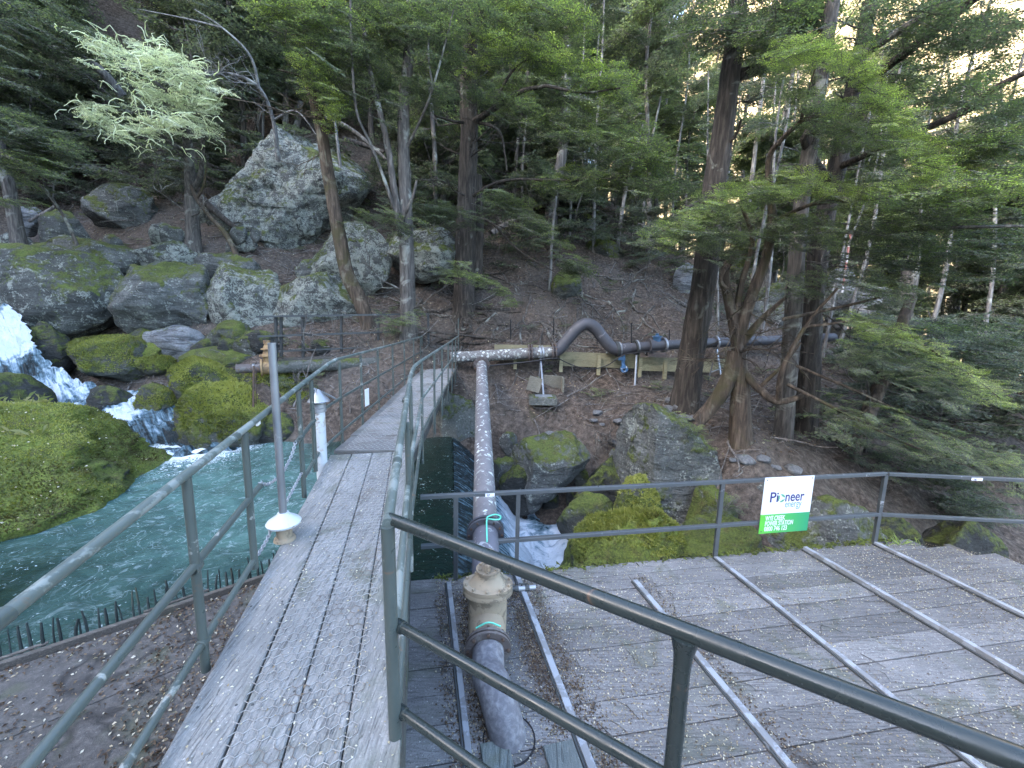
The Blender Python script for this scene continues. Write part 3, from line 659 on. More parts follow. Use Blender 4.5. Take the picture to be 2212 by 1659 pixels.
tag(wl_.build("retaining_wall", "concrete_mossy", smooth=False), "mossy concrete wall under the right edge of the sloping walkway", "wall")
# landing the photograph is taken from
ld = MB()
for k in range(6):
    ld.bbox((.1+.0*k, 1.02-.17*k-.2, -.03), (1.3+.3*k, .165, .05), [[.857, -.515, 0], [.515, .857, 0], [0, 0, 1]], .005)
lo_ = ld.build("landing", "plank_grey", smooth=False, org=(.1, .3, -.05)); tag(lo_, "plank landing at the near end of the walkway", "landing")

Bl0, Bl1 = np.array([-2.06, 4.56]), np.array([-2.73, 12.5]); Br0, Br1 = np.array([-1.16, 4.60]), np.array([-1.76, 12.65])
BZ = .19
def BP(t, side, dz=0, off=0.):                        # side 0 left, 1 right; off = outside
    p = (Bl0*(1-t)+Bl1*t) if side == 0 else (Br0*(1-t)+Br1*t)
    return np.array([p[0]+(off if side else -off), p[1], BZ+.13*t+dz])
bridge = empty("footbridge", (BP(.5, 0)+BP(.5, 1))/2-[0, 0, .3], "straight footbridge of grey cross planks over the weir pool", "bridge")
nb = 26; bd = (Br1-Br0)/np.linalg.norm(Br1-Br0); bdz = np.array([bd[0], bd[1], 0]); bnz = np.array([-bd[1], bd[0], 0])
for k in range(nb):
    t = (k+.5)/nb; c = (BP(t, 0)+BP(t, 1))/2; jz = rng.normal()*.004
    MB().bbox(c+[0, 0, -.022+jz], (8.05/nb-.012, np.linalg.norm(BP(t, 0)-BP(t, 1))+.01+rng.uniform(0, .02), .044), [bdz, bnz, [0, 0, 1.]], .006).build("plank", "plank_cross", bridge, False)
hb = MB(); sg2 = set(); a2_ = .036; h2_ = a2_*math.sqrt(3)
for i in range(int(7.9/(1.5*a2_))):
    for j in range(int(.78/h2_)):
        cs, cw = .06+i*1.5*a2_, .06+j*h2_+(h2_/2 if i % 2 else 0); pp = [(cs+a2_*math.cos(k*math.pi/3), cw+a2_*math.sin(k*math.pi/3)) for k in range(6)]
        for k in range(6):
            p_, q_ = key(pp[k]), key(pp[(k+1) % 6]); sg2.add((min(p_, q_), max(p_, q_)))
g2 = np.array([[*p_, *q_] for p_, q_ in sg2]); gA, z1 = warp(g2[:, :2]); gB, z2 = warp(g2[:, 2:]); dr_ = gB-gA; dr_ /= np.linalg.norm(dr_, axis=1)[:, None]+1e-9; pq = np.stack([-dr_[:, 1], dr_[:, 0]], 1)*.0018
def wb(sw, dz): return np.stack([Br0[0]+bd[0]*sw[:, 0]+bnz[0]*sw[:, 1], Br0[1]+bd[1]*sw[:, 0]+bnz[1]*sw[:, 1], BZ+.13*sw[:, 0]/8.07+.008+dz], 1)
Vg = np.stack([wb(gA-pq, z1), wb(gA+pq, z1), wb(gA, z1+.003), wb(gB-pq, z2), wb(gB+pq, z2), wb(gB, z2+.003)], 1).reshape(-1, 3); b1 = np.arange(len(g2))[:, None]*6
hb.add(Vg, np.concatenate([b1+np.array([[0, 3, 5, 2]]), b1+np.array([[2, 5, 4, 1]])])); hb.build("wire_netting", "wire", bridge, False)
for sd in (0, 1):
    bar("beam", BP(.0, sd, -.13, -.06), BP(1, sd, -.13, -.06), (.09, .17), "dark_steel", bridge)
st = empty("timber_steps", BP(1, 0, -.02), "three grey timber steps at the far end of the footbridge", "steps")
for k in range(3):
    c = (BP(1, 0)+BP(1, 1))/2+bdz*(.14+.29*k)
    MB().bbox(c+[0, 0, .1+.2*k-.02], (.035, .98, .19), [bdz, bnz, [0, 0, 1.]], .004).build("riser", "stair_wood", st, False)
    MB().bbox(c+bdz*.15+[0, 0, .2+.2*k-.01], (.32, 1.0, .045), [bdz, bnz, [0, 0, 1.]], .006).build("tread", "stair_wood", st, False)

# railing on the pool side
GS = "green_steel"
rl = empty("railing", RP(.5, .95, -.1), "green tube railing along the pool side of walkway and footbridge", "railing")
top = [RP(-1.5, .95, .96), RP(0, .95, .96), RP(3.2, .95, .985), BP(.035, 0, 1.04, .05)]
rod("top_rail", smoothpath(top, 4), .021, "green_steel_worn", rl)
rod("top_rail", [BP(.035, 0, 1.04, .05), BP(.5, 0, .985, .05), BP(.97, 0, .95, .05)], .019, "green_steel_worn", rl)
rod("mid_rail", [RP(-1.5, .95, .5), RP(1.36, .95, .52)], .019, GS, rl)
rod("mid_rail", [RP(2.18, .95, .52), RP(2.82, .95, .53)], .019, GS, rl)
rod("mid_rail", [RP(3.05, .97, .54), BP(.05, 0, .55, .05), BP(.97, 0, .5, .05)], .017, GS, rl)
rod("low_rail", [RP(-1.3, .95, .1), RP(.53, .95, .1)], .018, GS, rl)
rod("low_rail", [RP(.53, .95, .1), RP(1.16, .95, .1)], .018, GS, rl)
rod("low_rail", [RP(2.36, .95, .12), RP(3.0, .96, .12)], .018, GS, rl)
rod("low_rail", [RP(3.12, .97, .1), BP(.05, 0, .12, .05), BP(.97, 0, .1, .05)], .016, GS, rl)
for s, b in ((.53, -.06), (1.18, .04), (2.35, -.06), (2.8, 0.0)):
    rod("post", [RP(s, .95, b), RP(s, .95, .95)], .021, GS, rl)
for t in (.05, .165, .29, .44, .6, .77, .93, .97):
    rod("post", [BP(t, 0, -.18, .05), BP(t, 0, 1.0-.03*t, .05)], .018, GS, rl)
wl = MB().box(RP(1.42, .955, .935), (.05, .012, .022), RAXY).build("clip", "white_label", rl, False)

rr = empty("railing", RP(0, -.02, -.1), "green tube railing along the weir side of walkway and footbridge", "railing")
rod("top_rail", smoothpath([RP(-.02, .02, .95), RP(1.6, .0, .97), RP(3.2, -.03, .985), BP(.055, 1, 1.03, .05)], 4), .022, "green_steel_worn", rr)
rod("top_rail", [BP(.055, 1, 1.03, .05), BP(.5, 1, .99, .05), BP(1.0, 1, .96, .05)], .019, "green_steel_worn", rr)
rod("mid_rail", [RP(0, .0, .5), RP(1.6, -.02, .5), BP(.055, 1, .55, .05), BP(1.0, 1, .5, .05)], .019, "green_steel_worn", rr)
rod("low_rail", [RP(0, .0, .1), RP(1.6, -.03, .1), BP(.055, 1, .12, .05), BP(1.0, 1, .08, .05)], .017, GS, rr)
for s in (1.25, 2.45):
    rod("post", [RP(s, -.03, -.15), RP(s, -.02, .96)], .02, GS, rr)
for t in (.055, .22, .37, .54, .69, .84):
    rod("post", [BP(t, 1, -.32, .05), BP(t, 1, 1.0, .05)], .018, GS, rr)
for t in (.22, .37, .54, .69, .84):
    MB().box(BP(t, 1, -.2, .035), (.012, .06, .34)).build("bracket", "weathered_board", rr, False)
rod("post", [BP(1, 1, -.1, .05), BP(1, 1, 1.5, .05)], .018, GS, rr)
rod("post", [RP(-.02, .01, -.05), RP(-.02, .02, .94)], .026, GS, rr, 16)

# heavier railing beside the camera
nr_ = empty("railing", (-.44, 1.47, -.05), "thick dark green tube railing slanting close across the foreground above the platform", "railing")
A0 = np.array([-.455, 1.475]); A1 = np.array([1.6, .235])
def NP(t, z): p = A0*(1-t)+A1*t; return np.array([p[0], p[1], z])
rod("top_rail", [NP(-.01, .95), NP(.5, .95), NP(1, .95)], .0235, "rail_dark", nr_, 20)
rod("mid_rail", [NP(0, .5), NP(1, .5)], .0205, "rail_dark", nr_, 16)
rod("low_rail", [NP(0, .1), NP(1, .1)], .0205, "rail_dark", nr_, 16)
tt = .444
MB().tube([NP(tt, -.1), NP(tt, .84), NP(tt, .885), NP(tt, .915), NP(tt, .94)], [.0215, .0215, .024, .031, .036], 18).build("post", "rail_dark", nr_, True, auto=50)

# pipe vents with conical hats at the walkway edge
v1 = empty("vent_pipe", RP(1.56, .885, 0), "short vent stub with rusty white conical hat and tall galvanised pole", "vent")
MB().lathe([(.0, .0), (.075, .0), (.07, .02), (.055, .03), (.052, .10), (.07, .115), (.07, .14), (0, .14)], RP(1.56, .885, 0)).build("stub", "tan_steel", v1, True, auto=40)
MB().lathe([(.0, .128), (.112, .125), (.118, .14), (.108, .155), (.045, .20), (.038, .215), (0, .22)], RP(1.56, .885, 0), n=32).build("hat", "white_painted_steel", v1, True, auto=40)
MB().tube([RP(1.56, .885, .2), RP(1.56, .885, 1.46)], .026, 18).build("pole", "pole_steel", v1, True, auto=50)
v2 = empty("vent_pipe", RP(3.05, .945, -.3), "pale vent pipe with grey conical hat and collar at the walkway edge", "vent")
MB().tube([RP(3.05, .945, -1.5), RP(3.05, .945, .66)], .057, 18).build("stub", "white_painted_steel", v2, True, auto=50)
MB().lathe([(.057, .56), (.07, .565), (.07, .6), (.063, .605), (.07, .61), (.07, .65), (.055, .655), (.05, .68), (.0, .68)], RP(3.05, .945, 0)).build("collar", "galvanised", v2, True, auto=40)
MB().lathe([(0, .655), (.108, .672), (.112, .68), (.015, .80), (0, .805)], RP(3.05, .945, 0), n=32).build("hat", "galvanised", v2, True, auto=40)

def chain(label, pts, link=.034):
    P = smoothpath(pts, 24); L = np.concatenate([[0], np.cumsum(np.linalg.norm(np.diff(P, axis=0), axis=1))]); m = MB(); k = int(L[-1]/(link*.78))
    for q in range(k):
        s = (q+.5)*link*.78; c = np.array([np.interp(s, L, P[:, i]) for i in range(3)]); c2 = np.array([np.interp(s+.01, L, P[:, i]) for i in range(3)])
        x = c2-c; x /= np.linalg.norm(x)+1e-9; y = np.cross(x, [0, 0, 1.]); y /= np.linalg.norm(y)+1e-9; z = np.cross(x, y)
        if q % 2: y, z = z, -y
        a = np.linspace(0, 2*np.pi, 13)[:-1]; ring = c+np.outer(np.cos(a)*link*.55, x)+np.outer(np.sin(a)*link*.32, y)
        m.tube(np.vstack([ring, ring[:1]]), .0042, 6, False)
    return tag(m.build("chain", "galvanised", None, True), label, "chain", "steel chains closing the railing gap")
chain("galvanised chain sagging between the cut mid rail ends behind the galvanised pole", [RP(1.36, .95, .54), RP(1.52, .95, .46), RP(1.8, .95, .42), RP(2.05, .95, .46), RP(2.2, .95, .54)])
chain("galvanised chain from the low rail end up behind the vent hat", [RP(1.18, .95, .1), RP(1.4, .955, .09), RP(1.62, .96, .12), RP(1.95, .95, .16), RP(2.33, .95, .20)])
chain("short chain running up from the grey conical hat to the mid rail", [RP(3.0, .97, .8), RP(3.07, .97, .80), BP(.02, 0, .6, .05), BP(.03, 0, .56, .05)])
nt = MB().box(BP(.185, 0, .34, .02), (.006, .16, .26)).build("notice", "white_label", None, False); tag(nt, "white laminated notice hanging on the bridge railing", "notice")

# ------------------------------------------------------------------ platform with its rails
PD = -1.1; P0 = np.array([.1, 4.18]); Fv = np.array([.985, .173])
def SP(a, b, dz=0): p = P0+Fv*a-Ru*b; return np.array([p[0], p[1], PD+dz])
plat = empty("timber_platform", SP(2, 2, -.2), "low timber platform of wide grey boards speckled with fallen leaves", "platform")
b = -.06; k = 0
while b < 4.3:
    w = rng.uniform(.215, .27)
    for a0, a1 in ((-1.2, 1.245), (1.252, 3.775), (3.782, 7.2)) if k % 2 else ((-1.2, 2.495), (2.502, 4.86), (4.868, 7.2)):
        if a1 > 7 and b < .8: a1 = 5.6+b*1.6
        c0, c1 = SP(a0, b+w/2, -.02), SP(a1, b+w/2, -.02); jz = rng.normal()*.004
        x = np.array([*Fv, 0]); y = np.array([Fv[1], -Fv[0], 0])
        MB().bbox((c0+c1)/2+[0, 0, jz], (np.linalg.norm(c1-c0), w-rng.choice([.004, .006, .012]), .045), [x, -y, [0, 0, 1.]], .007).build("board", "deck_board", plat, False)
    b += w; k += 1
for a in (-.8, .6, 2.0, 3.4, 4.8, 6.0):
    bar("joist", SP(a, .05, -.13), SP(a, 4.2, -.13), (.1, .16), "old_timber", plat)
mo = MB()                                             # moss lip along the front edge
for k in range(1100):
    a = rng.uniform(-.9, 5.2); bb = -.05+rng.normal()*.03; p = SP(a, bb, .004+rng.random()*.02); s = rng.uniform(.012, .04)
    q = rng.normal(size=(3, 3))*s*.6; mo.add(np.array([p-q[0], p+q[1]*[1, 1, .4], p+q[2], p-q[1]*[1, 1, .2]]), [[0, 1, 2, 3]])
mo.build("moss_edge", "rock_moss_full", plat, False)
SG = "steel strips laid across the platform"
def strip(label, a, b0, b1, h=.03, w=.05, mat="strip_steel"):
    e = empty("steel_strip", SP(a, b0, .005), label, "steel strip", SG)
    x = SP(a, b1)-SP(a, b0); L = np.linalg.norm(x); x /= L; y = np.cross([0, 0, 1.], x)
    MB().bbox((SP(a, b0)+SP(a, b1))/2+[0, 0, .012+h/2], (L, w, h), [x, y, [0, 0, 1.]], .004).build("flange", mat, e, False)
    MB().bbox((SP(a, b0)+SP(a, b1))/2-y*(w*.5+.012)+[0, 0, .014], (L, .02, .018), [x, y, [0, 0, 1.]], .004).build("lip", "dark_steel", e, False)
strip("steel strip close beside the walkway wall, left of the valve", -.76, .05, 3.6, .02, .045)
strip("mottled steel strip right of the gate valve, running from the second fence post", 0., -.02, 3.6, .022, .055)
strip("shorter frosted steel strip that stops before the platform edge", 1.27, .3, 3.6, .022, .055)
strip("steel strip running from the fence post left of the sign", 2.5, 0, 3.6, .022, .05)
strip("tall bright steel angle between sign post and corner post", 3.78, .0, 3.6, .05, .05)
strip("dark-edged steel strip running from the corner post", 4.87, 0, 3.9, .035, .05)
# boards round the pipe hole and litter ridge
pb = empty("cover_boards", SP(-.35, 2.0, .02), "two greenish cover boards cut round the pipe where it enters the deck", "boards")
for a, w in ((-.56, .26), (-.03+.02, .0), (.28-.02, .0)):
    pass
MB().bbox(SP(-.585, 2.55, .02), (1.5, .19, .035), [np.array([*Ru, 0]), np.array([*Rn, 0]), [0, 0, 1.]], .005).build("board", "deck_board_green", pb, False)
MB().bbox(SP(-.165, 2.45, .02), (1.15, .21, .035), [np.array([*Ru, 0]), np.array([*Rn, 0]), [0, 0, 1.]], .005).build("board", "deck_board_green", pb, False)
MB().bolts(SP(-.57, 2.1, .035), (0, 0, 1), .0, 1, .013, .008, 10).bolts(SP(-.15, 2.3, .035), (0, 0, 1), .0, 1, .013, .008, 10).build("bolt", "dark_steel", pb, False)

fence = empty("platform_fence", SP(0, 0, 0), "grey rectangular steel tube fence along the platform edge", "fence")
FS = "dark_steel"; FT = .99; FM = .43
def fb(nm, p, q, sz=(.05, .04), m="fence_steel"): return bar(nm, p, q, sz, m, fence)
steel('fence_steel', (.085, .095, .10), (.3, .32, .33), .15, .38, .2)
E0, E1 = SP(-1.05, -.01), SP(4.87, -.01); E2 = np.array([9.4, 4.72, PD])
dz = lambda z: np.array([0, 0, z])
fb("top_rail", E0+dz(FT), E1+dz(FT)); fb("mid_rail", E0+dz(FM), E1+dz(FM))
fb("top_rail", E1+dz(FT-.003)+[.03, 0, 0], E2+dz(FT-.003)); fb("mid_rail", E1+dz(FM-.003)+[.03, 0, 0], E2+dz(FM-.003))
for a in (-.68, 0, 2.5, 4.87):
    p = SP(a, -.01); fb("post", p+dz(-.05), p+dz(FT-.021), (.045, .045))
fb("post", E2+dz(-.6), E2+dz(FT-.02), (.045, .045))
def text(s, size, bold=0., name="lettering", mat="sign_navy", shear=0.):
    cu = bpy.data.curves.new(name, 'FONT'); cu.body = s; cu.size = size; cu.offset = bold; cu.shear = shear; cu.extrude = .0006; cu.resolution_u = 4
    o = bpy.data.objects.new("tmp", cu); COL.objects.link(o); bpy.context.view_layer.update()
    me = bpy.data.meshes.new_from_object(o.evaluated_get(bpy.context.evaluated_depsgraph_get())); bpy.data.objects.remove(o)
    V = np.array([v.co[:] for v in me.vertices]); Fs = [tuple(p.vertices) for p in me.polygons]; bpy.data.meshes.remove(me)
    return V, Fs
def put_text(s, size, org, ex, ey, ez, mat, parent, bold=0., width=None, name="lettering", shear=0.):
    V, Fs = text(s, size, bold, shear=shear)
    if width: V[:, 0] *= width/(V[:, 0].max()-V[:, 0].min())
    Pw = org+np.outer(V[:, 0], ex)+np.outer(V[:, 1], ey)+np.outer(V[:, 2], ez)
    m = MB()
    for f in Fs: pass
    me = bpy.data.meshes.new(name); po = WORLD[parent.name]
    me.from_pydata((Pw-po).tolist(), [], Fs); me.materials.append(M[mat]); o = bpy.data.objects.new(name, me); COL.objects.link(o); o.parent = parent; return o
for nm, c in (('sign_navy', (.035, .03, .14)), ('sign_teal', (.10, .22, .24)), ('sign_white', (.78, .82, .85)), ('sign_ring', (.10, .34, .20))):
    simple(nm, c, .35, var=.02, bump=.01)
t_ = NT('sign_green'); gr = t_.n("ShaderNodeSeparateXYZ", Vector=t_.co.outputs["Generated"]).outputs[0]
t_.col(t_.mix(gr, (.12, .52, .06), (.03, .30, .14))); t_.rough(.35); M['sign_green'] = t_.m
# the sign
sa0, sa1 = 3.04, 3.74; so_ = SP(sa0, .03); sex = np.array([*Fv, 0]); sey = np.array([0, 0, 1.]); sez = np.array([Fv[1], -Fv[0], 0]); SW = sa1-sa0
sz0, sz1 = .30, 1.03; SHt = sz1-sz0; so_ = so_+dz(sz0)
sg_ = empty("sign", so_, "white and green company sign wired to the platform fence", "sign")
hsplit = SHt*.345
MB().bbox(so_+sex*SW/2+sey*(hsplit+SHt)/2, (SW, SHt-hsplit, .006), [sex, sey, sez], .001).build("panel", "sign_white", sg_, False)
MB().bbox(so_+sex*SW/2+sey*hsplit/2, (SW, hsplit, .006), [sex, sey, sez], .001).build("panel", "sign_green", sg_, False)
q = so_+sez*.0042
def ty(f): return sey*SHt*f
put_text("Pi", .185, q+sex*SW*.13+ty(.565), sex, sey, sez, 'sign_navy', sg_, .0028, SW*.165)
put_text("neer", .185, q+sex*SW*.445+ty(.565), sex, sey, sez, 'sign_navy', sg_, .0028, SW*.385)
put_text("energy", .135, q+sex*SW*.46+ty(.455), sex, sey, sez, 'sign_teal', sg_, 0, SW*.335)
put_text("WYE CREEK", .085, q+sex*SW*.10+ty(.235), sex, sey, sez, 'sign_white', sg_, .0014, SW*.40)
put_text("POWER STATION", .085, q+sex*SW*.10+ty(.14), sex, sey, sez, 'sign_white', sg_, .0014, SW*.57)
put_text("0800 746 123", .085, q+sex*SW*.10+ty(.045), sex, sey, sez, 'sign_white', sg_, .0014, SW*.46)
rg = MB(); cc = q+sex*SW*.373+ty(.625)
for k in range(3):
    a = np.linspace(k*2.094+.15, k*2.094+1.95, 14); thick = np.interp(np.linspace(0, 1, 14), [0, .5, 1], [.014, .032, .007])
    ro = .051+0*a; ri = ro-thick
    V = np.concatenate([cc+np.outer(np.cos(a)*ro, sex)+np.outer(np.sin(a)*ro*1.05, sey), cc+np.outer(np.cos(a)*ri, sex)+np.outer(np.sin(a)*ri*1.05, sey)])
    rg.add(V, [[i, i+1, 15+i, 14+i] for i in range(13)])
rg.build("emblem", "sign_ring", sg_, False)
MB().bolts(so_+sex*.03+sey*(SHt-.03), sez, 0, 1, .008, .006).bolts(so_+sex*(SW-.03)+sey*(SHt-.03), sez, 0, 1, .008, .006).bolts(so_+sex*.03+sey*.03, sez, 0, 1, .008, .006).bolts(so_+sex*SW/2+sey*(SHt-.03), sez, 0, 1, .006, .005).build("screw", "dark_steel", sg_, False)
def railtag(label, org, ex, ez, s, w):
    e = empty("rail_tag", org, label, "tag"); ey = np.array([0, 0, 1.])
    MB().box(org, (w, .035, .004), [ex, ey, ez]).build("plate", "white_label", e, False)
    put_text(s, .03, org-ex*w*.3-ey*.011+ez*.0025, ex, ey, ez, 'sign_navy', e, .0008)
railtag("small white tag lettered S7 on the fence top rail above the pipe", SP(-.32, .022, FT-.003), sex, sez, "S7", .1)
ex2 = (E2-E1)/np.linalg.norm(E2-E1); ez2 = np.array([ex2[1], -ex2[0], 0.])
railtag("small white tag lettered NJ on the far fence rail beyond the corner", E1+ex2*1.08+ez2*.03+dz(FT-.01), ex2, ez2, "NJ", .13)

# ------------------------------------------------------------------ intake deck and picket screen
wood('intake_sheet', (.10, .095, .088), (.19, .18, .168), (2, 2, 2), .6)
ik = empty("intake_deck", (-2.6, 1.8, -1.3), "brown intake deck below the walkway strewn with dead leaves", "deck")
dd = np.array([2.4, 2.05, 0]); dd /= np.linalg.norm(dd); dn = np.array([dd[1], -dd[0], 0])
LB = np.array([-3.75, 3.03, -1.13])
for k in range(4):
    MB().bbox(LB+dn*(.42+.835*k)+dd*(-.3*k), (4.6, .825, .06), [dd, -dn, [0, 0, 1.]], .004).build("sheet", "intake_sheet", ik, False)
MB().bbox(LB-dn*.03+[0, 0, .03], (4.6, .05, .11), [dd, -dn, [0, 0, 1.]], .006).build("edge_beam", "old_timber", ik, False)
ps = empty("picket_screen", LB-dn*.1, "row of thin dark wooden pickets sticking out of the pool along the intake deck", "picket screen")
n_ = 78
for k in range(n_):
    c = LB+dd*(-2.2+4.3*k/(n_-1))-dn*(.09+rng.uniform(0, .03)); h = rng.uniform(.12, .26)*(1.15-.45*k/n_); r_ = rng.uniform(.006, .014)
    tipv = c+np.array([0, 0, .06+h])-dn*rng.uniform(.04, .14)+dd*rng.normal()*.025
    MB().tube([c-[0, 0, .25], c*.4+tipv*.6, tipv], [r_, r_*.9, r_*.6], 6).build("picket", "picket_wood", ps, True)
for k in range(4):
    c = LB+dd*(-1.7+1.1*k)-dn*.12+[0, 0, .06]; bar("rail", c, c+dd*.5+[0, 0, .01], (.03, .015), "old_timber", ps)

# ------------------------------------------------------------------ pipes
def PB(Y):                                            # axis of the bridged pipe
    t = (Y-3.2)/(11.8-3.2); a = np.array([-.17, 3.2, -.86]); c = np.array([-.91, 11.8, .53]); return a*(1-t)+c*t
pax = PB(6)-PB(3); pax /= np.linalg.norm(pax)
pipe = empty("bridged_pipe", PB(3.6), "long lichen-spotted grey pipe crossing the weir and bending down into the platform", "pipe")
MB().tube(smoothpath([PB(11.75), PB(9), PB(6.5), PB(4.35)], 10), .148, 28).build("tube", "lichen_pipe", pipe, True, auto=50)
MB().tube(smoothpath([PB(4.4), PB(3.8), PB(3.5)], 4), .146, 28).build("tube", "grey_pipe", pipe, True, auto=50)
el = [PB(2.9), PB(2.72), np.array([-.075, 2.57, -.915]), np.array([-.025, 2.47, -.985]), np.array([.025, 2.39, -1.1]), np.array([.05, 2.35, -1.3])]
MB().tube(smoothpath(el, 8), [.128]*(8*5+1), 28).build("elbow", "smudged_pipe", pipe, True, auto=50)
def flange(c, ax, R, r, parent, mat="dark_steel", nbolt=12, th=.03, gap=.012):
    ax = np.array(ax)/np.linalg.norm(ax)
    MB().lathe([(r*.98, -th-gap), (R, -th-gap), (R, -gap), (r*1.05, -gap), (r*1.05, gap), (R, gap), (R, th+gap), (r*.98, th+gap)], c, ax, 36).build("flange", mat, parent, True, auto=35)
    MB().bolts(c, ax, (R+r)/2+.005, nbolt, .014, th+gap+.018).build("bolts", "rust", parent, False)
flange(PB(4.33), pax, .215, .148, pipe, "dark_pipe")
for Y in (2.93, 3.5): flange(PB(Y), pax, .188, .132, pipe, "rusty_pipe", 8, .02, .008)
MB().lathe([(.19, -.1), (.19, .0), (.175, .02), (.165, .0)], np.array([.035, 2.36, -1.1]), (0, 0, 1), 28).build("hole_rim", "hole_black", pipe, True)
vc = PB(3.2)
gv = empty("gate_valve", vc-[0, 0, .2], "sandy-coloured cast gate valve on the pipe with bolted bonnet and gland", "valve")
xx = np.array([1., 0, 0]); 
def oval(m, prof, c, sx, sy, n=28):
    a = np.arange(n)/n*2*np.pi; V = np.concatenate([c+np.stack([np.cos(a)*r*sx, np.sin(a)*r*sy, np.full(n, h)], 1) for r, h in prof]); i = np.arange(n); j = (i+1) % n
    m.add(V, np.concatenate([np.stack([k*n+i, k*n+j, (k+1)*n+j, (k+1)*n+i], 1) for k in range(len(prof)-1)])); return m
MB().tube([PB(2.96), PB(3.04), PB(3.36), PB(3.47)], [.135, .155, .155, .135], 24).build("body", "tan_steel", gv, True, auto=50)
sq_ = MB(); oval(sq_, [(.15, -.1), (.15, .27), (.0, .27)], vc, 1.12, .72).build("neck", "tan_steel", gv, True, auto=45)
m = MB(); oval(m, [(0, .265), (.2, .265), (.2, .30), (.198, .305), (.2, .31), (.2, .345), (.155, .35), (.10, .42), (.095, .46), (0, .46)], vc, 1.08, .8).build("bonnet", "tan_steel", gv, True, auto=38)
m = MB()
for k in range(10):
    a = (k+.5)/10*2*np.pi; m.lathe([(0, 0), (.013, 0), (.013, .02), (.009, .026), (0, .026)], vc+[np.cos(a)*.18*1.08, np.sin(a)*.18*.8, .343], (0, 0, 1), 6)
m.build("bolts", "tan_steel", gv, False)
MB().lathe([(0, .455), (.105, .455), (.105, .485), (.03, .49), (0, .49)], vc, (0, 0, 1), 26).build("gland", "tan_steel", gv, True, auto=40)
m = MB()
for k in range(6):
    a = (k+.5)/6*2*np.pi; m.lathe([(0, 0), (.012, 0), (.012, .018), (0, .018)], vc+[np.cos(a)*.08, np.sin(a)*.08, .484], (0, 0, 1), 6)
m.bbox(vc+[0, -.02, .52], (.05, .1, .07), None, .01).lathe([(0, .49), (.024, .49), (.024, .58), (.055, .60), (.05, .64), (0, .645)], vc, (0, 0, 1), 14).build("spindle", "tan_steel", gv, True, auto=40)
bv = empty("ball_valve", vc+[.15, .12, .1], "small drain tap sticking out sideways from the gate valve", "tap")
c0 = vc+np.array([.12, .14, .18]); MB().tube([c0, c0+[.12, .02, 0]], .022, 12).tube([c0+[.12, .02, 0], c0+[.15, .025, 0]], .03, 8).tube([c0+[.21, .035, 0], c0+[.25, .04, 0]], .03, 8).build("body", "dark_steel", bv, True, auto=40)
MB().tube([c0+[.15, .025, 0], c0+[.21, .035, 0]], .027, 14).tube([c0+[.25, .04, 0], c0+[.31, .05, 0]], .022, 12).build("sleeve", "galvanised", bv, True, auto=40)
MB().box(c0+[.19, .03, .045], (.07, .014, .008)).tube([c0+[.18, .03, .02], c0+[.18, .03, .045]], .008, 8).build("lever", "dark_steel", bv, False)
hc = PB(4.2)+np.array([.03, 0, .16])
hs = [hc+[.0, -.25, -.03], hc+[-.01, -.14, .03], hc+[-.02, -.02, .09], hc+[-.01, .03, .11], hc+[.07, .07, .12], hc+[.13, .05, .11], hc+[.12, .0, .10], hc+[.06, -.01, .10], hc+[0, .02, .09], hc+[-.02, .04, .06]]
tag(MB().tube(smoothpath(hs, 8), .009, 8).build("hose", "green_hose", None), "loop of pale green hose tied on the pipe flange", "hose")
hs = [PB(2.935)+[-.1, 0, .17], PB(2.935)+[0, -.0, .222], PB(2.935)+[.1, -.0, .19]]
tag(MB().tube(smoothpath(hs, 8), .007, 6).build("hose", "green_hose", None), "short pale green hose wrapped over the lower valve flange", "hose")

# penstock on the far bank
def Q(x, y, Y): return aty(x, y, Y)
pn_ = empty("penstock", Q(1100, 768, 12), "pipeline along the far bank, lichen-grey then dark with a humped gooseneck bend", "pipeline")
la, lb = Q(975, 772, 12.0), Q(1200, 760, 12.0)
MB().tube(smoothpath([la, Q(1040, 769, 12), lb], 6), .165, 24).build("tube", "lichen_pipe_dense", pn_, True, auto=50)
flange(Q(1146, 763, 12), lb-la, .27, .17, pn_, "rusty_pipe", 12, .03, .03); flange(Q(1197, 760, 12), lb-la, .27, .17, pn_, "rusty_pipe", 12, .03, .03)
flange(PB(11.62), pax, .235, .15, pn_, "rusty_pipe", 10, .03, .02)
gp = [Q(1198, 760, 12), Q(1210, 752, 12.0), Q(1229, 729, 12.0), Q(1249, 708, 12.0), Q(1268, 700, 12), Q(1286, 709, 12), Q(1304, 732, 12), Q(1322, 751, 12.0), Q(1340, 755, 12), Q(1360, 752, 12.03)]
MB().tube(smoothpath(gp, 8), .178, 24).build("gooseneck", "dark_pipe", pn_, True, auto=50)
sp_ = [Q(1350, 753.5, 12.02), Q(1400, 748, 12.1), Q(1540, 740, 12.5), Q(1690, 734, 13), Q(1800, 729, 13.6)]
MB().tube(smoothpath(sp_, 6), .145, 22).build("tube", "dark_pipe", pn_, True, auto=50)
for x, y in ((1332, 754), (1374, 751)):
    MB().lathe([(.17, -.05), (.225, -.04), (.225, .04), (.17, .05)], Q(x, y, 12.03), sp_[1]-sp_[0], 28).build("collar", "dark_steel", pn_, True, auto=40)
for x, y in ((1166, 762), (1172, 762), (1338, 754), (1376, 750), (1546, 740)):
    MB().lathe([(.15, -.02), (.215, -.02), (.215, .02), (.15, .02)], Q(x, y, 12.02 if x < 1500 else 12.5), sp_[1]-sp_[0], 28).build("band", "galvanised", pn_, True, auto=40)
bvv = empty("valve", Q(1418, 748, 12.1), "blue valve set in the dark pipeline", "valve")
dxx = sp_[2]-sp_[1]; dxx /= np.linalg.norm(dxx); bc = Q(1418, 746.5, 12.15)
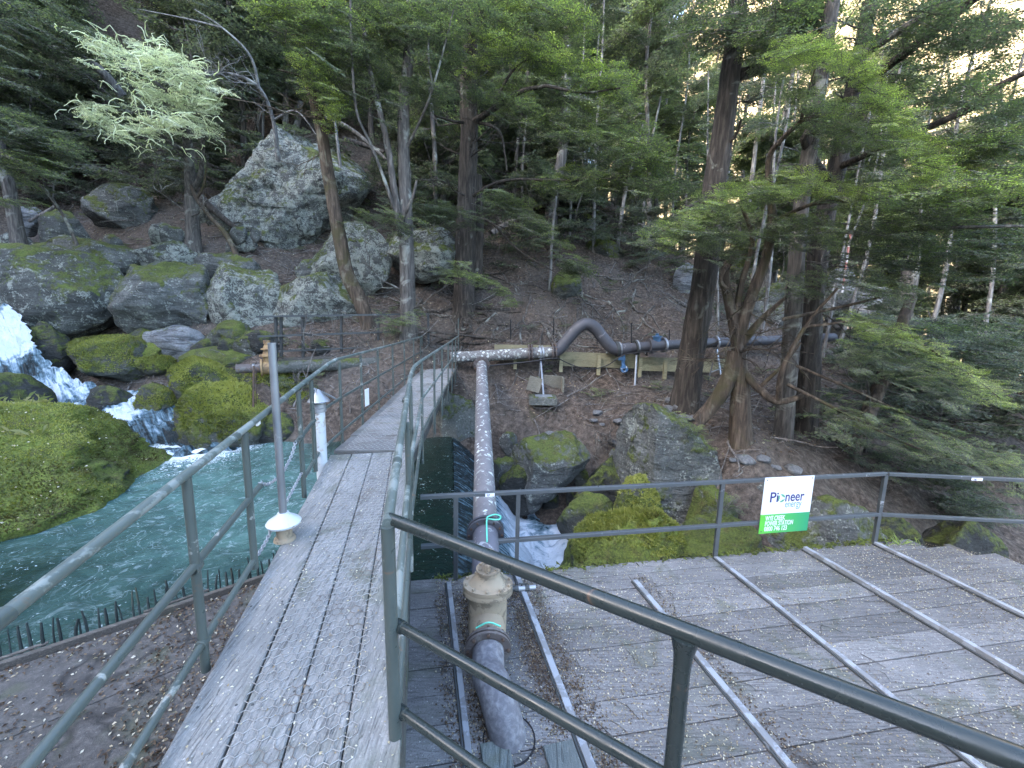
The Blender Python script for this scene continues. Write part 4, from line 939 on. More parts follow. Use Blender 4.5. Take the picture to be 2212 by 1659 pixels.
MB().tube([bc-dxx*.2, bc+dxx*.2], .17, 20).build("body", "dark_pipe", bvv, True, auto=50)
for sgn in (-1, 1): MB().lathe([(.14, -.035), (.225, -.03), (.225, .03), (.14, .035)], bc+dxx*.24*sgn, dxx, 28).build("flange", "dark_pipe" if sgn < 0 else "galvanised", bvv, True, auto=40)
MB().lathe([(.0, .1), (.12, .1), (.12, .24), (.15, .25), (.15, .28), (.05, .30), (.05, .36), (0, .36)], bc, (0, 0, 1), 20).build("bonnet", "blue_steel", bvv, True, auto=40)
MB().bbox(bc+[0, -.02, -.26], (.55, .2, .12), None, .02).build("cradle", "rusty_pipe", bvv, False)
dv = empty("drain_valve", Q(1348, 790, 11.95), "small blue drain valve hanging under the gooseneck end", "valve")
c1 = Q(1347, 766, 11.95); MB().tube([c1, c1-[0, 0, .28]], .05, 14).bbox(c1-[.05, 0, .12], (.2, .1, .1), None, .01).build("stem", "blue_steel", dv, True, auto=40)
MB().lathe([(.04, -.05), (.11, -.05), (.11, .03), (.045, .03), (.045, -.04)], c1-[-.02, .08, .42], (0, -1, 0), 20).tube([c1-[0, 0, .26], c1-[-.02, .06, .42]], .055, 12).build("outlet", "blue_steel", dv, True, auto=40)

def trestle(label, topp, l1, l2, plate):
    e = empty("trestle", l1, label, "pipe support", "pipe supports on the far bank")
    bar("leg", topp, l1, (.045, .045), "galvanised", e); bar("leg", topp, l2, (.04, .04), "dark_steel", e)
    m1 = l1*.75+topp*.25; m2 = l2*.75+topp*.25; bar("brace", m1, m2, (.02, .02), "galvanised", e)
    if plate: MB().bbox(l1+[0, -.05, -.02], (.46, .3, .04), None, .004).build("base_plate", "galvanised", e, False)
trestle("galvanised A-frame under the lichen-covered pipe standing on a concrete pad", Q(1168, 776, 11.9), Q(1174, 853, 10.9), Q(1163, 836, 11.4), True)
trestle("tall A-frame under the pipe behind the brown trunk", Q(1548, 752, 12.45), Q(1557, 812, 12.2), Q(1530, 822, 11.9), False)
tag(MB().bbox(Q(1172, 863, 10.85), (.75, .5, .22), None, .03).build("concrete_pad", "concrete_mossy", None, False), "small mossy concrete pad under the galvanised A-frame", "pad")
bx = empty("board_box", Q(1180, 845, 11.2), "open box of old planks let into the bank behind the A-frame", "planter box")
for p, q in (((1141, 826, 11.0), (1168, 834, 10.95)), ((1168, 824, 11.55), (1216, 828, 11.4)), ((1214, 829, 11.35), (1217, 832, 11.0))):
    bar("board", Q(*p), Q(*q), (.045, .40), "weathered_board", bx)
stay = bar("stay", Q(1374, 760, 12.0), Q(1372, 832, 11.6), (.05, .05), "weathered_board", None) if 0 else MB().tube([Q(1375, 762, 12.0), Q(1371, 834, 11.7)], .03, 8).build("prop", "galvanised", None); tag(stay, "single thin prop standing under the pipe beside the drain valve", "prop")
rw = empty("retaining_boards", Q(1300, 800, 12.5), "stepped retaining edge of new yellowish timber boards behind the pipeline", "retaining boards")
for (xa, ya, Ya), (xb, yb, Yb), hgt in (((1068, 761, 12.3), (1212, 763, 12.3), .48), ((1212, 775, 12.3), (1382, 781, 12.35), .44), ((1382, 786, 12.35), (1566, 791, 12.5), .42)):
    for q in (-.25, .25):
        p1, p2 = Q(xa, ya, Ya), Q(xb, yb, Yb); bar("board", p1+[0, 0, q*hgt], p2+[0, 0, q*hgt], (.045, hgt*.49), "new_timber", rw)
for x, y in ((1113, 770), (1212, 776), (1293, 783), (1382, 788), (1436, 792), (1510, 794)):
    p = Q(x, y, 12.2); bar("post", p+[0, -.03, -.38], p+[0, -.03, .22], (.1, .1), "new_timber", rw)
def cable(label, pts, r=.016):
    return tag(MB().tube(smoothpath(pts, 8), r, 8).build("cable", "black_cable", None), label, "cable", "cables slung along the pipeline")
cable("twin black cable strapped under the lichen-covered pipe", [Q(1058, 790, 11.7), Q(1100, 786, 11.8), Q(1146, 781, 11.78), Q(1185, 775, 11.8), Q(1205, 774, 11.8)], .024)
cable("slack black cable looping under the gooseneck", [Q(1205, 774, 11.8), Q(1240, 790, 11.75), Q(1275, 797, 11.7), Q(1310, 790, 11.75), Q(1345, 768, 11.8), Q(1375, 762, 11.8), Q(1450, 755, 11.9)])
wf = empty("wire_fence", Q(1280, 740, 13), "thin iron-standard wire fence along the path above the pipeline", "wire fence")
fp = [(1103, 750, 690, 13.2), (1196, 756, 688, 13.2), (1290, 745, 700, 13.4), (1364, 742, 697, 13.4), (1446, 755, 712, 13.4)]
for x, yb, yt, Y in fp: MB().tube([Q(x, yb+10, Y), Q(x, yt, Y)], .02, 6).build("post", "black_cable", wf)
for f in (.1, .5):
    MB().tube([Q(x, yt*(1-f)+yb*f, Y) for x, yb, yt, Y in fp], .004, 5).build("wire", "dark_steel", wf)
mp_ = Q(1819, 632, 13.2); mk_ = empty("marker_pole", mp_, "thin faded red and white striped pole on the bank behind the paired trunks", "pole")
tpp = Q(1838, 500, 13.2)
simple('faded_red', (.42, .17, .14), .6); simple('faded_white', (.6, .56, .53), .6)
for k in range(8):
    MB().tube([mp_+(tpp-mp_)*k/8, mp_+(tpp-mp_)*(k+1)/8], .03, 8).build("band", 'faded_red' if k % 2 else 'faded_white', mk_)

# old pipe, valve and dark railing on the left bank
op = empty("old_pipe", Q(600, 795, 10.4), "old mossy rusty pipe with cut end running under the timber edge", "pipe")
MB().tube([Q(510, 797, 10.0), Q(578, 795, 10.3)], .115, 20).build("tube", "rusty_pipe", op, True, auto=50)
MB().tube(smoothpath([Q(592, 794, 10.4), Q(700, 789, 11), Q(860, 782, 12)], 6), .165, 20).build("tube", "concrete_mossy", op, True, auto=50)
ov = empty("gate_valve", Q(580, 795, 10.35), "rust-yellow old gate valve on the cut pipe by the pool", "valve")
oa = Q(592, 794, 10.4)-Q(510, 797, 10.0); oa /= np.linalg.norm(oa); oc = Q(580, 794, 10.35)
MB().tube([oc-oa*.12, oc+oa*.12], .17, 20).build("body", "old_yellow", ov, True, auto=50)
for s in (-.15, .15): MB().lathe([(.1, -.02), (.225, -.02), (.225, .02), (.1, .02)], oc+oa*s, oa, 24).build("flange", "old_yellow", ov, True, auto=40)
MB().lathe([(.11, 0), (.11, .28), (.19, .285), (.19, .33), (.12, .34), (.09, .45), (.15, .46), (.15, .49), (.1, .5), (.06, .60), (.08, .62), (.08, .70), (0, .7)], oc, (0, 0, 1), 20).build("bonnet", "old_yellow", ov, True, auto=40)
sy = empty("pipe_stay", Q(545, 905, 9.7), "rusty flat-iron stay standing under the cut pipe end", "pipe support")
bar("leg", Q(547, 905, 9.6), Q(548, 790, 9.85), (.05, .02), "rust", sy); bar("leg", Q(553, 900, 9.75), Q(553, 800, 9.95), (.02, .02), "rust", sy)
MB().lathe([(.11, -.025), (.128, -.025), (.128, .025), (.11, .025)], Q(548, 796.5, 10.17), oa, 20).build("band", "galvanised", sy, True)
dr = empty("railing", Q(600, 778, 10.8), "dark angle-iron railing on the far bank above the old pipe", "railing")
def dq(x, y): return Q(x, y, 10.6+(x-560)/340*2.2)
bar("top_rail", dq(553, 684), dq(925, 678), (.05, .05), "dark_steel", dr); bar("mid_rail", dq(556, 727), dq(870, 716), (.05, .05), "dark_steel", dr)
bar("low_rail", dq(600, 759), dq(870, 747), (.04, .04), "dark_steel", dr)
for x, yb, yt in ((597, 780, 684), (608, 772, 684), (655, 778, 683), (738, 768, 682), (818, 764, 681), (926, 752, 676)):
    bar("post", dq(x, yb), dq(x-1, yt), (.06, .06), "dark_steel", dr, (0, 1, 0))
tag(MB().bbox((dq(598, 778)+dq(858, 765))/2+[0, .1, 0], (np.linalg.norm(dq(598, 778)-dq(858, 765)), .35, .07), [(dq(858, 765)-dq(598, 778))/np.linalg.norm(dq(598, 778)-dq(858, 765)), [-.52, .85, 0], [0, 0, 1]], .006).build("timber_edge", "old_timber", None, False), "long grey timber plank edging the ground behind the old pipe", "timber")
tp_ = dq(866, 790); tag(MB().bbox(tp_+[0, -.2, 0], (.36, .3, 1.3), None, .02).build("timber_pile", "old_timber", None, False), "squat grey timber pile beside the far end of the footbridge", "pile")

# nail and coach-screw heads along the walkway
nl = MB()
for s in np.arange(-1.6, 3.2, .62):
    for w0 in (.02, .19, .24, .41, .47, .64, .70, .87): nl.lathe([(0, 0), (.0065, 0), (.005, .002), (0, .0025)], RP(s+rng.normal()*.01, w0+rng.normal()*.006, .0005), (0, 0, 1), 7)
nl.build("nail_heads", "dark_steel", ramp, False)["kind"] = "stuff"

# sleeve joints and weld collars on the tube rails
def sleeve(c, d, r, par, mat="green_steel", L=.035):
    d = np.array(d, float)/np.linalg.norm(d); MB().lathe([(r*.9, -L), (r*1.14, -L*.9), (r*1.14, L*.9), (r*.9, L)], c, d, 18).build("sleeve", mat, par, True, auto=40)
ud = np.array([*Ru, .056])
for s in (-.35, 1.05, 1.62, 2.6): sleeve(RP(s, .95, .96+.003*s), ud, .021, rl)
for s in (.55, 1.9): sleeve(RP(s, .012, .957), ud, .022, rr)
for t in (.2, .36, .62): sleeve(NP(t, .95), A1u, .0235, nr_, "rail_dark", .012) if 0 else None
for s, b in ((.53, .5), (.53, .1), (2.35, .52), (2.8, .53)): sleeve(RP(s, .95, b), ud, .0225, rl, GS, .03)
for z in (.5, .1): sleeve(NP(.012, z), [A1[0]-A0[0], A1[1]-A0[1], 0], .022, nr_, "rail_dark", .02)

# ------------------------------------------------------------------ foliage
def make_spray(seed, leaf=.06, nside=13, dens=1., curl=.0, ratio=.62):
    r = np.random.default_rng(seed); Qs = []; tw = []
    def leaves(p0, p1, n):
        d = p1-p0; L = np.linalg.norm(d); d = d/L; s = np.cross([0, 0, 1.], d)
        for k in range(n):
            t = (k+r.uniform(.1, .9))/n; side = 1 if k % 2 else -1; a = math.radians(r.uniform(30, 65))*side
            dirn = d*math.cos(a)+s*math.sin(a); dirn = dirn+np.array([0, 0, r.normal()*.28]); dirn /= np.linalg.norm(dirn)
            nrm = np.array([r.normal()*.45, r.normal()*.45, 1.]); w = np.cross(nrm, dirn); w /= np.linalg.norm(w); l = leaf*r.uniform(.7, 1.25); b = p0+d*L*t+[0, 0, r.normal()*.012]
            Qs.append([b, b+dirn*l*.5+w*l*ratio*.5, b+dirn*l, b+dirn*l*.5-w*l*ratio*.5])
    wob = r.normal(size=4)*.05
    ax = lambda t: np.array([t, .05*math.sin(3*t+wob[0]*40)+wob[1]*t, -.13*t*t+wob[2]*t])
    for k in range(nside):
        t = .1+.86*(k+r.uniform(-.3, .3))/nside; p = ax(t); side = 1 if k % 2 else -1; L = (.5*(1-t)**.7+.07)*r.uniform(.6, 1.2); a = math.radians(r.uniform(38, 62))*side
        d = np.array([math.cos(a), math.sin(a), r.normal()*.1-.12]); q = p+d*L; tw.append((p, q)); leaves(p, q, max(2, int(L/leaf*1.5*dens)))
        if L > .25:
            for e in (.45, .7):
                pp = p+d*L*e; a2 = a-side*math.radians(40)*(1 if r.random() < .6 else -1); d2 = np.array([math.cos(a2), math.sin(a2), -.1]); qq = pp+d2*L*.4; tw.append((pp, qq)); leaves(pp, qq, max(2, int(L*.4/leaf*1.5*dens)))
    leaves(ax(.75), ax(1.), max(2, int(.3/leaf*1.4)))
    Qs = np.array(Qs)
    T = MB(); T.tube([ax(t) for t in np.linspace(0, .97, 6)], np.linspace(.011, .003, 6), 3, False)
    for p, q in tw: T.tube([p, q], [.0055, .002], 3, False)
    return Qs, np.concatenate(T.V), np.concatenate(T.F4)
SPR = {'coarse': [make_spray(100+k, .105, 11) for k in range(4)], 'mid': [make_spray(200+k, .066, 13) for k in range(4)],
       'fine': [make_spray(300+k, .047, 15) for k in range(4)], 'lich': [make_spray(400+k, .12, 15, 1.2, ratio=.3) for k in range(4)]}
DENS = 1.35
class Crown:
    def __init__(s, kind): s.kind = kind; s.L = []
    def add(s, p, d, size, tint, roll=.25):
        d = np.array(d, float); d /= np.linalg.norm(d)+1e-9; u = np.array([rng.normal()*roll, rng.normal()*roll, 1.]); y = np.cross(u, d); y /= np.linalg.norm(y)+1e-9; z = np.cross(d, y)
        s.L.append((np.array(p, float), np.stack([d, y, z]), size, tint))
    def build(s, name, mats, parent, twigs=True):
        m = MB(); tm = SPR[s.kind]
        pick = rng.integers(0, len(tm), len(s.L))
        for k, (Qs, TV, TF) in enumerate(tm):
            I = [s.L[i] for i in range(len(s.L)) if pick[i] == k]
            if not I: continue
            A = np.array([a[1]*a[2] for a in I]); P = np.array([a[0] for a in I]); tn = np.array([a[3] for a in I])
            V = np.einsum('lqc,ncd->nlqd', Qs, A)+P[:, None, None, :]
            tt = np.clip(tn[:, None]+rng.normal(size=(len(I), len(Qs)))*.13, 0, 1)
            tt = np.repeat(tt[:, :, None], 4, 2)
            m.add(V.reshape(-1, 3), np.arange(V.size//3).reshape(-1, 4), 0, tint=tt.ravel())
            if twigs:
                TVn = np.einsum('lc,ncd->nld', TV, A)+P[:, None, :]
                F_ = (TF[None]+np.arange(len(I))[:, None, None]*len(TV)).reshape(-1, 4); m.add(TVn.reshape(-1, 3), F_, 1)
        return m.build(name, mats, parent, False)
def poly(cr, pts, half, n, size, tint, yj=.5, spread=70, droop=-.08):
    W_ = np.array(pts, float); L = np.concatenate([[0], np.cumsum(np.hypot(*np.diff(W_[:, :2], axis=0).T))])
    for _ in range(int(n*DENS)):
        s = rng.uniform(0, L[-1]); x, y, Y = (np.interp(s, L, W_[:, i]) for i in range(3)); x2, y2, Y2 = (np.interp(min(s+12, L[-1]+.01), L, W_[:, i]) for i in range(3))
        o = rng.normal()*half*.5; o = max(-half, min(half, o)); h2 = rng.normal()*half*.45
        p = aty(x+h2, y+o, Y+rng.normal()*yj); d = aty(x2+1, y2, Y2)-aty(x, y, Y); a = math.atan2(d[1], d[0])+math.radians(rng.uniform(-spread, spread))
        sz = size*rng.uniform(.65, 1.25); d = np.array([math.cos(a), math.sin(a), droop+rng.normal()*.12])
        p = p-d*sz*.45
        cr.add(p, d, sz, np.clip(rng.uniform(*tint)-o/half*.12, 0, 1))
def trunk_mb(m, pts, r0, r1, n=16, flare=.7, flute=.12, seed=0, k=7, mi=0):
    P = smoothpath(pts, k); L = np.concatenate([[0], np.cumsum(np.linalg.norm(np.diff(P, axis=0), axis=1))])
    m2 = int(L[-1]/.12)+4; s = np.linspace(0, L[-1], m2); P = np.stack([np.interp(s, L, P[:, i]) for i in range(3)], 1)
    R = np.interp(s, [0, L[-1]], [r0, r1]); R = R*(1+flare*np.exp(-s/(.9*r0+.12)))
    b = MB(); b.tube(P, R, n, True); V = b.V[0]; a = np.tile(np.arange(n)/n*2*np.pi, m2); ss = np.repeat(s, n); C = np.repeat(P, n, 0); Rr = np.repeat(R, n)
    nz = fbm(np.stack([np.cos(a)*2.2, np.sin(a)*2.2, ss*.6], 1)+seed*7.7, 3, seed)*flute+flare*.22*np.cos(a*5+seed)*np.exp(-ss/(1.1*r0+.1))+.05*fbm(np.stack([np.cos(a)*5, np.sin(a)*5, ss*4], 1)+seed, 2, seed)
    b.V[0] = C+(V-C)*(1+nz)[:, None]
    for q in range(len(b.V)):
        m.V.append(b.V[q]) if q == 0 else None
    m.F4.append(b.F4[0]+m.n); m.m4.append(np.full(len(b.F4[0]), mi)); m.n += len(b.V[0])
    return P, R
def wiggle(p, d, L, n=6, amp=.12, up=0., r=None):
    r = r or rng; P = [np.array(p, float)]; d = np.array(d, float)/np.linalg.norm(d)
    for k in range(n):
        d = d+r.normal(size=3)*amp+np.array([0, 0, up]); d /= np.linalg.norm(d); P.append(P[-1]+d*L/n)
    return np.array(P)
def bare(m, p, d, L, r, depth, amp=.22, up=.0, mi=0, kids=4, sides=6):
    P = wiggle(p, d, L, 6, amp, up); m.tube(P, np.linspace(r, r*.35, len(P)), sides if depth else 4, False, mi)
    if depth:
        for k in range(kids):
            i = rng.integers(1, len(P)-1); t = P[i+1]-P[i]; t /= np.linalg.norm(t); q = t+rng.normal(size=3)*.75; bare(m, P[i], q, L*rng.uniform(.35, .65), r*.5, depth-1, amp, up, mi, kids, 5)
def pxs(pts): return [aty(*p) for p in pts]
def tree(label, trunk, r0, r1, limbs=(), regs=(), kind='mid', barkm='bark_dark', auto=None, leaf='leaf', flare=.6, flute=.12, name="beech_tree", group=None, extra=None, seed=0, sides=16, cat="tree"):
    P0_ = pxs(trunk); base = P0_[0].copy()
    e = empty(name, base, label, cat, group)
    P0_[0][2] = min(P0_[0][2], ground(base[0], base[1])[0] if base[2]-ground(base[0], base[1])[0] < 1.5 else 99)-.25-r0*(1+flare)*.6; m = MB()
    P, R = trunk_mb(m, P0_, r0, r1, sides, flare, flute, seed)
    for lm in limbs:
        pts, ra, rb = lm[:3]; trunk_mb(m, pxs(pts), ra, rb, 9, 0, .12, seed+3, 5)
    if extra: extra(m, P)
    cr = Crown(kind)
    for rg in regs: poly(cr, *rg)
    if auto:
        nl, h0, h1, Lmin, Lmax, size, tint, ns, azr = auto
        for k in range(nl):
            f = rng.uniform(h0, h1); i = min(int(f*(len(P)-1)), len(P)-2); az = math.radians(rng.uniform(*azr)); L = rng.uniform(Lmin, Lmax)*(1.15-.5*f)
            d = np.array([math.cos(az), math.sin(az), rng.uniform(.0, .4)]); B = wiggle(P[i], d, L, 6, .16, -.06); m.tube(B, np.linspace(max(.012, R[i]*.28), .006, len(B)), 6, False)
            for q in range(ns):
                t = rng.uniform(.25, 1.)*(len(B)-1.001); j = int(t); p = B[j]+(B[j+1]-B[j])*(t-j); a2 = az+math.radians(rng.uniform(-75, 75)); s = size*rng.uniform(.6, 1.2)
                cr.add(p, [math.cos(a2), math.sin(a2), rng.normal()*.15-.05], s, rng.uniform(*tint))
    m.build("trunk", barkm, e, True)
    if cr.L: cr.build("crown", [leaf, 'twig'], e)
    return e

# --- trees that stand out
def ex_twigs(n, lo=.3, hi=1., L=(.6, 1.5), droop=-.1, depth=2, r=.014):
    def f(m, P):
        for k in range(n):
            i = int(rng.uniform(lo, hi)*(len(P)-1)); a = rng.uniform(0, 6.28); bare(m, P[i], [math.cos(a), math.sin(a)-.25, rng.uniform(-.1, .5)], rng.uniform(*L), r, depth, .2, droop*.3, kids=4)
    return f
def both(a, b):
    def f(m, P): a(m, P); b(m, P)
    return f
tree("tall dark straight beech trunk with a broken stub limb, beside the pipeline valve", [(1478, 868, 10), (1492, 770, 10), (1520, 600, 10), (1540, 430, 10), (1560, 300, 10), (1578, 150, 10), (1592, 20, 10), (1606, -200, 9.8)], .33, .15,
     [([(1580, 165, 10), (1612, 158, 9.9), (1640, 148, 9.8), (1656, 143, 9.8)], .13, .10), ([(1556, 330, 10), (1590, 290, 9.7), (1600, 260, 9.5)], .05, .02), ([(1536, 420, 10), (1500, 440, 9.6), (1450, 470, 9.2)], .05, .02), ([(1530, 480, 10), (1590, 440, 9.5), (1640, 420, 9)], .05, .02)],
     [([(1650, 60, 9.5), (1560, 40, 9.5), (1480, 30, 9.8)], 60, 45, .75, (.2, .55)), ([(1660, 20, 9), (1760, 30, 9)], 60, 50, .75, (.25, .6)), ([(1400, 520, 9.3), (1480, 480, 9.2), (1560, 470, 9)], 30, 45, .7, (.2, .5)), ([(1700, 120, 9), (1640, 90, 9.2)], 40, 25, .7, (.3, .6))],
     'mid', 'bark_dark', seed=1, sides=20, extra=ex_twigs(16, .35, 1., (.8, 1.8), -.1, 2, .018))
def roots(c, n, L, r):
    def f(m, P):
        for k in range(n):
            az = 2*math.pi*k/n+rng.normal()*.3; p = P[2]; pts = [p]
            for q in range(1, 8):
                s = L*q/7*rng.uniform(.8, 1.1); x, y = p[0]+math.cos(az+.1*q*rng.normal())*s, p[1]+math.sin(az)*s; pts.append(np.array([x, y, ground(x, y)[0]+.03]))
            m.tube(smoothpath(pts, 3), np.linspace(r, r*.2, 22), 7, False)
    return f
tree("gnarled many-armed beech on the bank with twisted bare lower limbs and bright flat sprays", [(1605, 950, 8.3), (1600, 850, 8.3), (1597, 780, 8.3), (1590, 720, 8.3), (1574, 650, 8.3), (1566, 600, 8.3), (1572, 570, 8.2), (1590, 555, 8.1)], .22, .07,
     [([(1508, 910, 8.5), (1545, 868, 8.4), (1575, 815, 8.3), (1590, 760, 8.3)], .15, .16), ([(1592, 740, 8.3), (1618, 655, 8.2), (1652, 565, 8.1), (1668, 480, 7.9), (1660, 350, 7.8), (1690, 300, 7.5), (1730, 262, 7.2)], .13, .035),
      ([(1730, 262, 7.2), (1780, 250, 7), (1850, 290, 6.9)], .035, .012), ([(1730, 262, 7.2), (1745, 200, 7), (1760, 150, 6.8)], .03, .01), ([(1600, 745, 8.3), (1645, 690, 8.1), (1700, 640, 8)], .09, .03), ([(1590, 700, 8.3), (1600, 620, 8.3), (1625, 520, 8.2), (1600, 440, 8)], .08, .03),
      ([(1602, 800, 8.3), (1640, 840, 8), (1680, 868, 7.8), (1745, 852, 7.7)], .09, .05), ([(1682, 866, 7.8), (1690, 800, 7.6), (1740, 705, 7.5), (1810, 622, 7.2)], .065, .02), ([(1640, 838, 8), (1690, 790, 7.8), (1730, 740, 7.7)], .045, .02),
      ([(1700, 830, 7.7), (1800, 880, 7.3), (1950, 955, 6.9), (2100, 1010, 6.6)], .035, .008), ([(1720, 790, 7.6), (1850, 845, 7.1), (1990, 910, 6.8)], .03, .008), ([(1740, 705, 7.5), (1900, 700, 7.1), (2080, 800, 6.6), (2160, 860, 6.4)], .028, .006), ([(1575, 570, 8.2), (1560, 590, 8), (1558, 610, 8.0), (1572, 625, 7.9)], .05, .03),
      ([(1668, 480, 7.9), (1760, 440, 7.4), (1900, 430, 7.0), (2100, 400, 6.6)], .04, .008), ([(1660, 400, 7.9), (1560, 430, 7.7), (1430, 500, 7.5)], .035, .008), ([(1690, 690, 8.0), (1830, 660, 7.6), (1910, 640, 7.4)], .04, .02)],
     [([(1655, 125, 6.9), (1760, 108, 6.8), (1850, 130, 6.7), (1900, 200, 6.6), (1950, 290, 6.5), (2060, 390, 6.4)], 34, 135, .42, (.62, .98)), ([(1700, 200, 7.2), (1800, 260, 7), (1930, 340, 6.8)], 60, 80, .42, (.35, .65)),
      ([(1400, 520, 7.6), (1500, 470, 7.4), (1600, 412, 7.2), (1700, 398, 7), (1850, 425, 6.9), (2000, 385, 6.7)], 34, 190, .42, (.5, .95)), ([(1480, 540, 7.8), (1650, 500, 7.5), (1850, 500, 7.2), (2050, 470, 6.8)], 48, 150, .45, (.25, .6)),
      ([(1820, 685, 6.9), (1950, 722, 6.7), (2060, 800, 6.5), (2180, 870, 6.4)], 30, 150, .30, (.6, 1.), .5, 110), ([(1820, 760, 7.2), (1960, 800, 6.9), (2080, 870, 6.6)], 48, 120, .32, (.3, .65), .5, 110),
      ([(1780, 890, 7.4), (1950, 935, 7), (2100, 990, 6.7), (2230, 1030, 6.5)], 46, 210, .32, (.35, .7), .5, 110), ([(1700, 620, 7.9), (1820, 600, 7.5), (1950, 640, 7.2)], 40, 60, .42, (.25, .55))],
     'fine', 'bark_brown', seed=2, flare=.35, flute=.2, extra=ex_twigs(16, .4, 1., (.6, 1.5), -.2, 2, .016))
tree("straight pale grey trunk in front of its dark twin on the right bank", [(1690, 960, 9), (1703, 820, 9), (1712, 700, 9), (1722, 540, 9), (1740, 380, 9), (1768, 200, 8.8), (1800, 0, 8.6), (1830, -200, 8.4)], .20, .10,
     [([(1865, 118, 7.5), (1960, 55, 7), (2057, -5, 6.6), (2130, -60, 6.2)], .07, .04), ([(1780, 150, 8.8), (1820, 130, 8.2), (1865, 118, 7.5)], .06, .07), ([(1725, 520, 9), (1800, 500, 8.6), (1883, 505, 7.8), (2040, 492, 7), (2230, 488, 6.5)], .05, .02)],
     [([(1850, 40, 7.5), (2000, 30, 7), (2200, 60, 6.8)], 70, 75, .55, (.15, .5)), ([(1900, 560, 8), (2050, 540, 7.5), (2220, 520, 7)], 70, 120, .5, (.2, .6)), ([(2000, 440, 7), (2110, 420, 6.8), (2220, 400, 6.6)], 45, 80, .45, (.45, .85))],
     'mid', 'bark_grey', seed=4, extra=ex_twigs(12, .3, 1., (.8, 1.8), -.1, 2, .016))
tree("dark fluted trunk close behind the pale grey one on the right bank", [(1742, 960, 9.5), (1748, 800, 9.5), (1757, 640, 9.5), (1780, 480, 9.5), (1815, 330, 9.4), (1850, 150, 9.2), (1880, 0, 9)], .25, .12,
     [([(1907, 150, 8), (1960, 112, 7.5), (2105, -2, 6.8), (2160, -60, 6.5)], .085, .055), ([(1850, 190, 9.2), (1880, 170, 8.6), (1907, 150, 8)], .08, .085), ([(1815, 360, 9.4), (1870, 335, 8.6), (1958, 297, 7.8)], .08, .05), ([(1800, 400, 9.4), (1735, 300, 8.8), (1790, 280, 8.6), (1842, 258, 8.4)], .07, .06), ([(2095, 235, 7.2), (2150, 190, 6.9), (2230, 150, 6.6)], .06, .04), ([(1958, 297, 7.8), (2040, 260, 7.4), (2095, 235, 7.2)], .05, .06)],
     [([(1950, 170, 7.8), (2080, 200, 7.4), (2220, 260, 7)], 60, 60, .55, (.2, .55)), ([(2000, 320, 7.6), (2120, 330, 7.2), (2230, 320, 7)], 50, 70, .5, (.3, .65))],
     'mid', 'bark_dark', seed=5, flute=.2, extra=ex_twigs(18, .2, 1., (.8, 2.2), -.2, 2, .018))
tree("leaning brown trunk low on the right bank behind the fence sign", [(1820, 1040, 9), (1845, 960, 9.2), (1875, 890, 9.4), (1920, 780, 9.6), (1970, 640, 9.8)], .2, .1, [], [([(1850, 960, 8.8), (1950, 1000, 8.4), (2100, 1040, 8)], 50, 80, .5, (.15, .45)), ([(1930, 800, 9.4), (2060, 760, 9), (2200, 740, 8.6)], 70, 110, .55, (.15, .5)), ([(2050, 1080, 8), (2180, 1100, 7.6)], 35, 60, .45, (.15, .45))], 'mid', 'bark_brown', seed=6)
tree("mossy brown trunk curving up to the left beside the far end of the footbridge", [(803, 708, 12.8), (782, 660, 12.8), (750, 590, 12.8), (735, 520, 12.8), (722, 450, 12.8), (708, 370, 12.8), (690, 260, 12.8), (668, 180, 12.7), (640, 80, 12.6), (622, -40, 12.5)], .23, .12,
     [([(672, 190, 12.7), (650, 165, 12.4), (600, 150, 12)], .06, .02), ([(645, 95, 12.6), (680, 40, 12.3), (720, -20, 12)], .06, .03), ([(712, 410, 12.8), (690, 270, 12.2), (640, 250, 11.6), (560, 225, 11.2), (480, 210, 11)], .02, .012)],
     [([(628, 80, 12), (650, 120, 12), (700, 200, 12), (730, 260, 12)], 34, 60, .6, (.62, .95)), ([(560, 20, 12), (620, 30, 12), (720, 40, 12.2)], 60, 60, .8, (.4, .75)), ([(660, 140, 12), (760, 90, 12.3), (860, 60, 12.6)], 55, 60, .8, (.3, .65))],
     'mid', 'bark_brown', seed=7, flare=.2, extra=ex_twigs(10, .5, 1., (.8, 1.8), -.2, 2, .018))
def ex_two(m, P):
    bare(m, P[10], [.3, -.2, .8], 1.2, .03, 2, kids=3)
    bare(m, P[14], [-.6, -.4, .4], 1.6, .03, 2, kids=3)
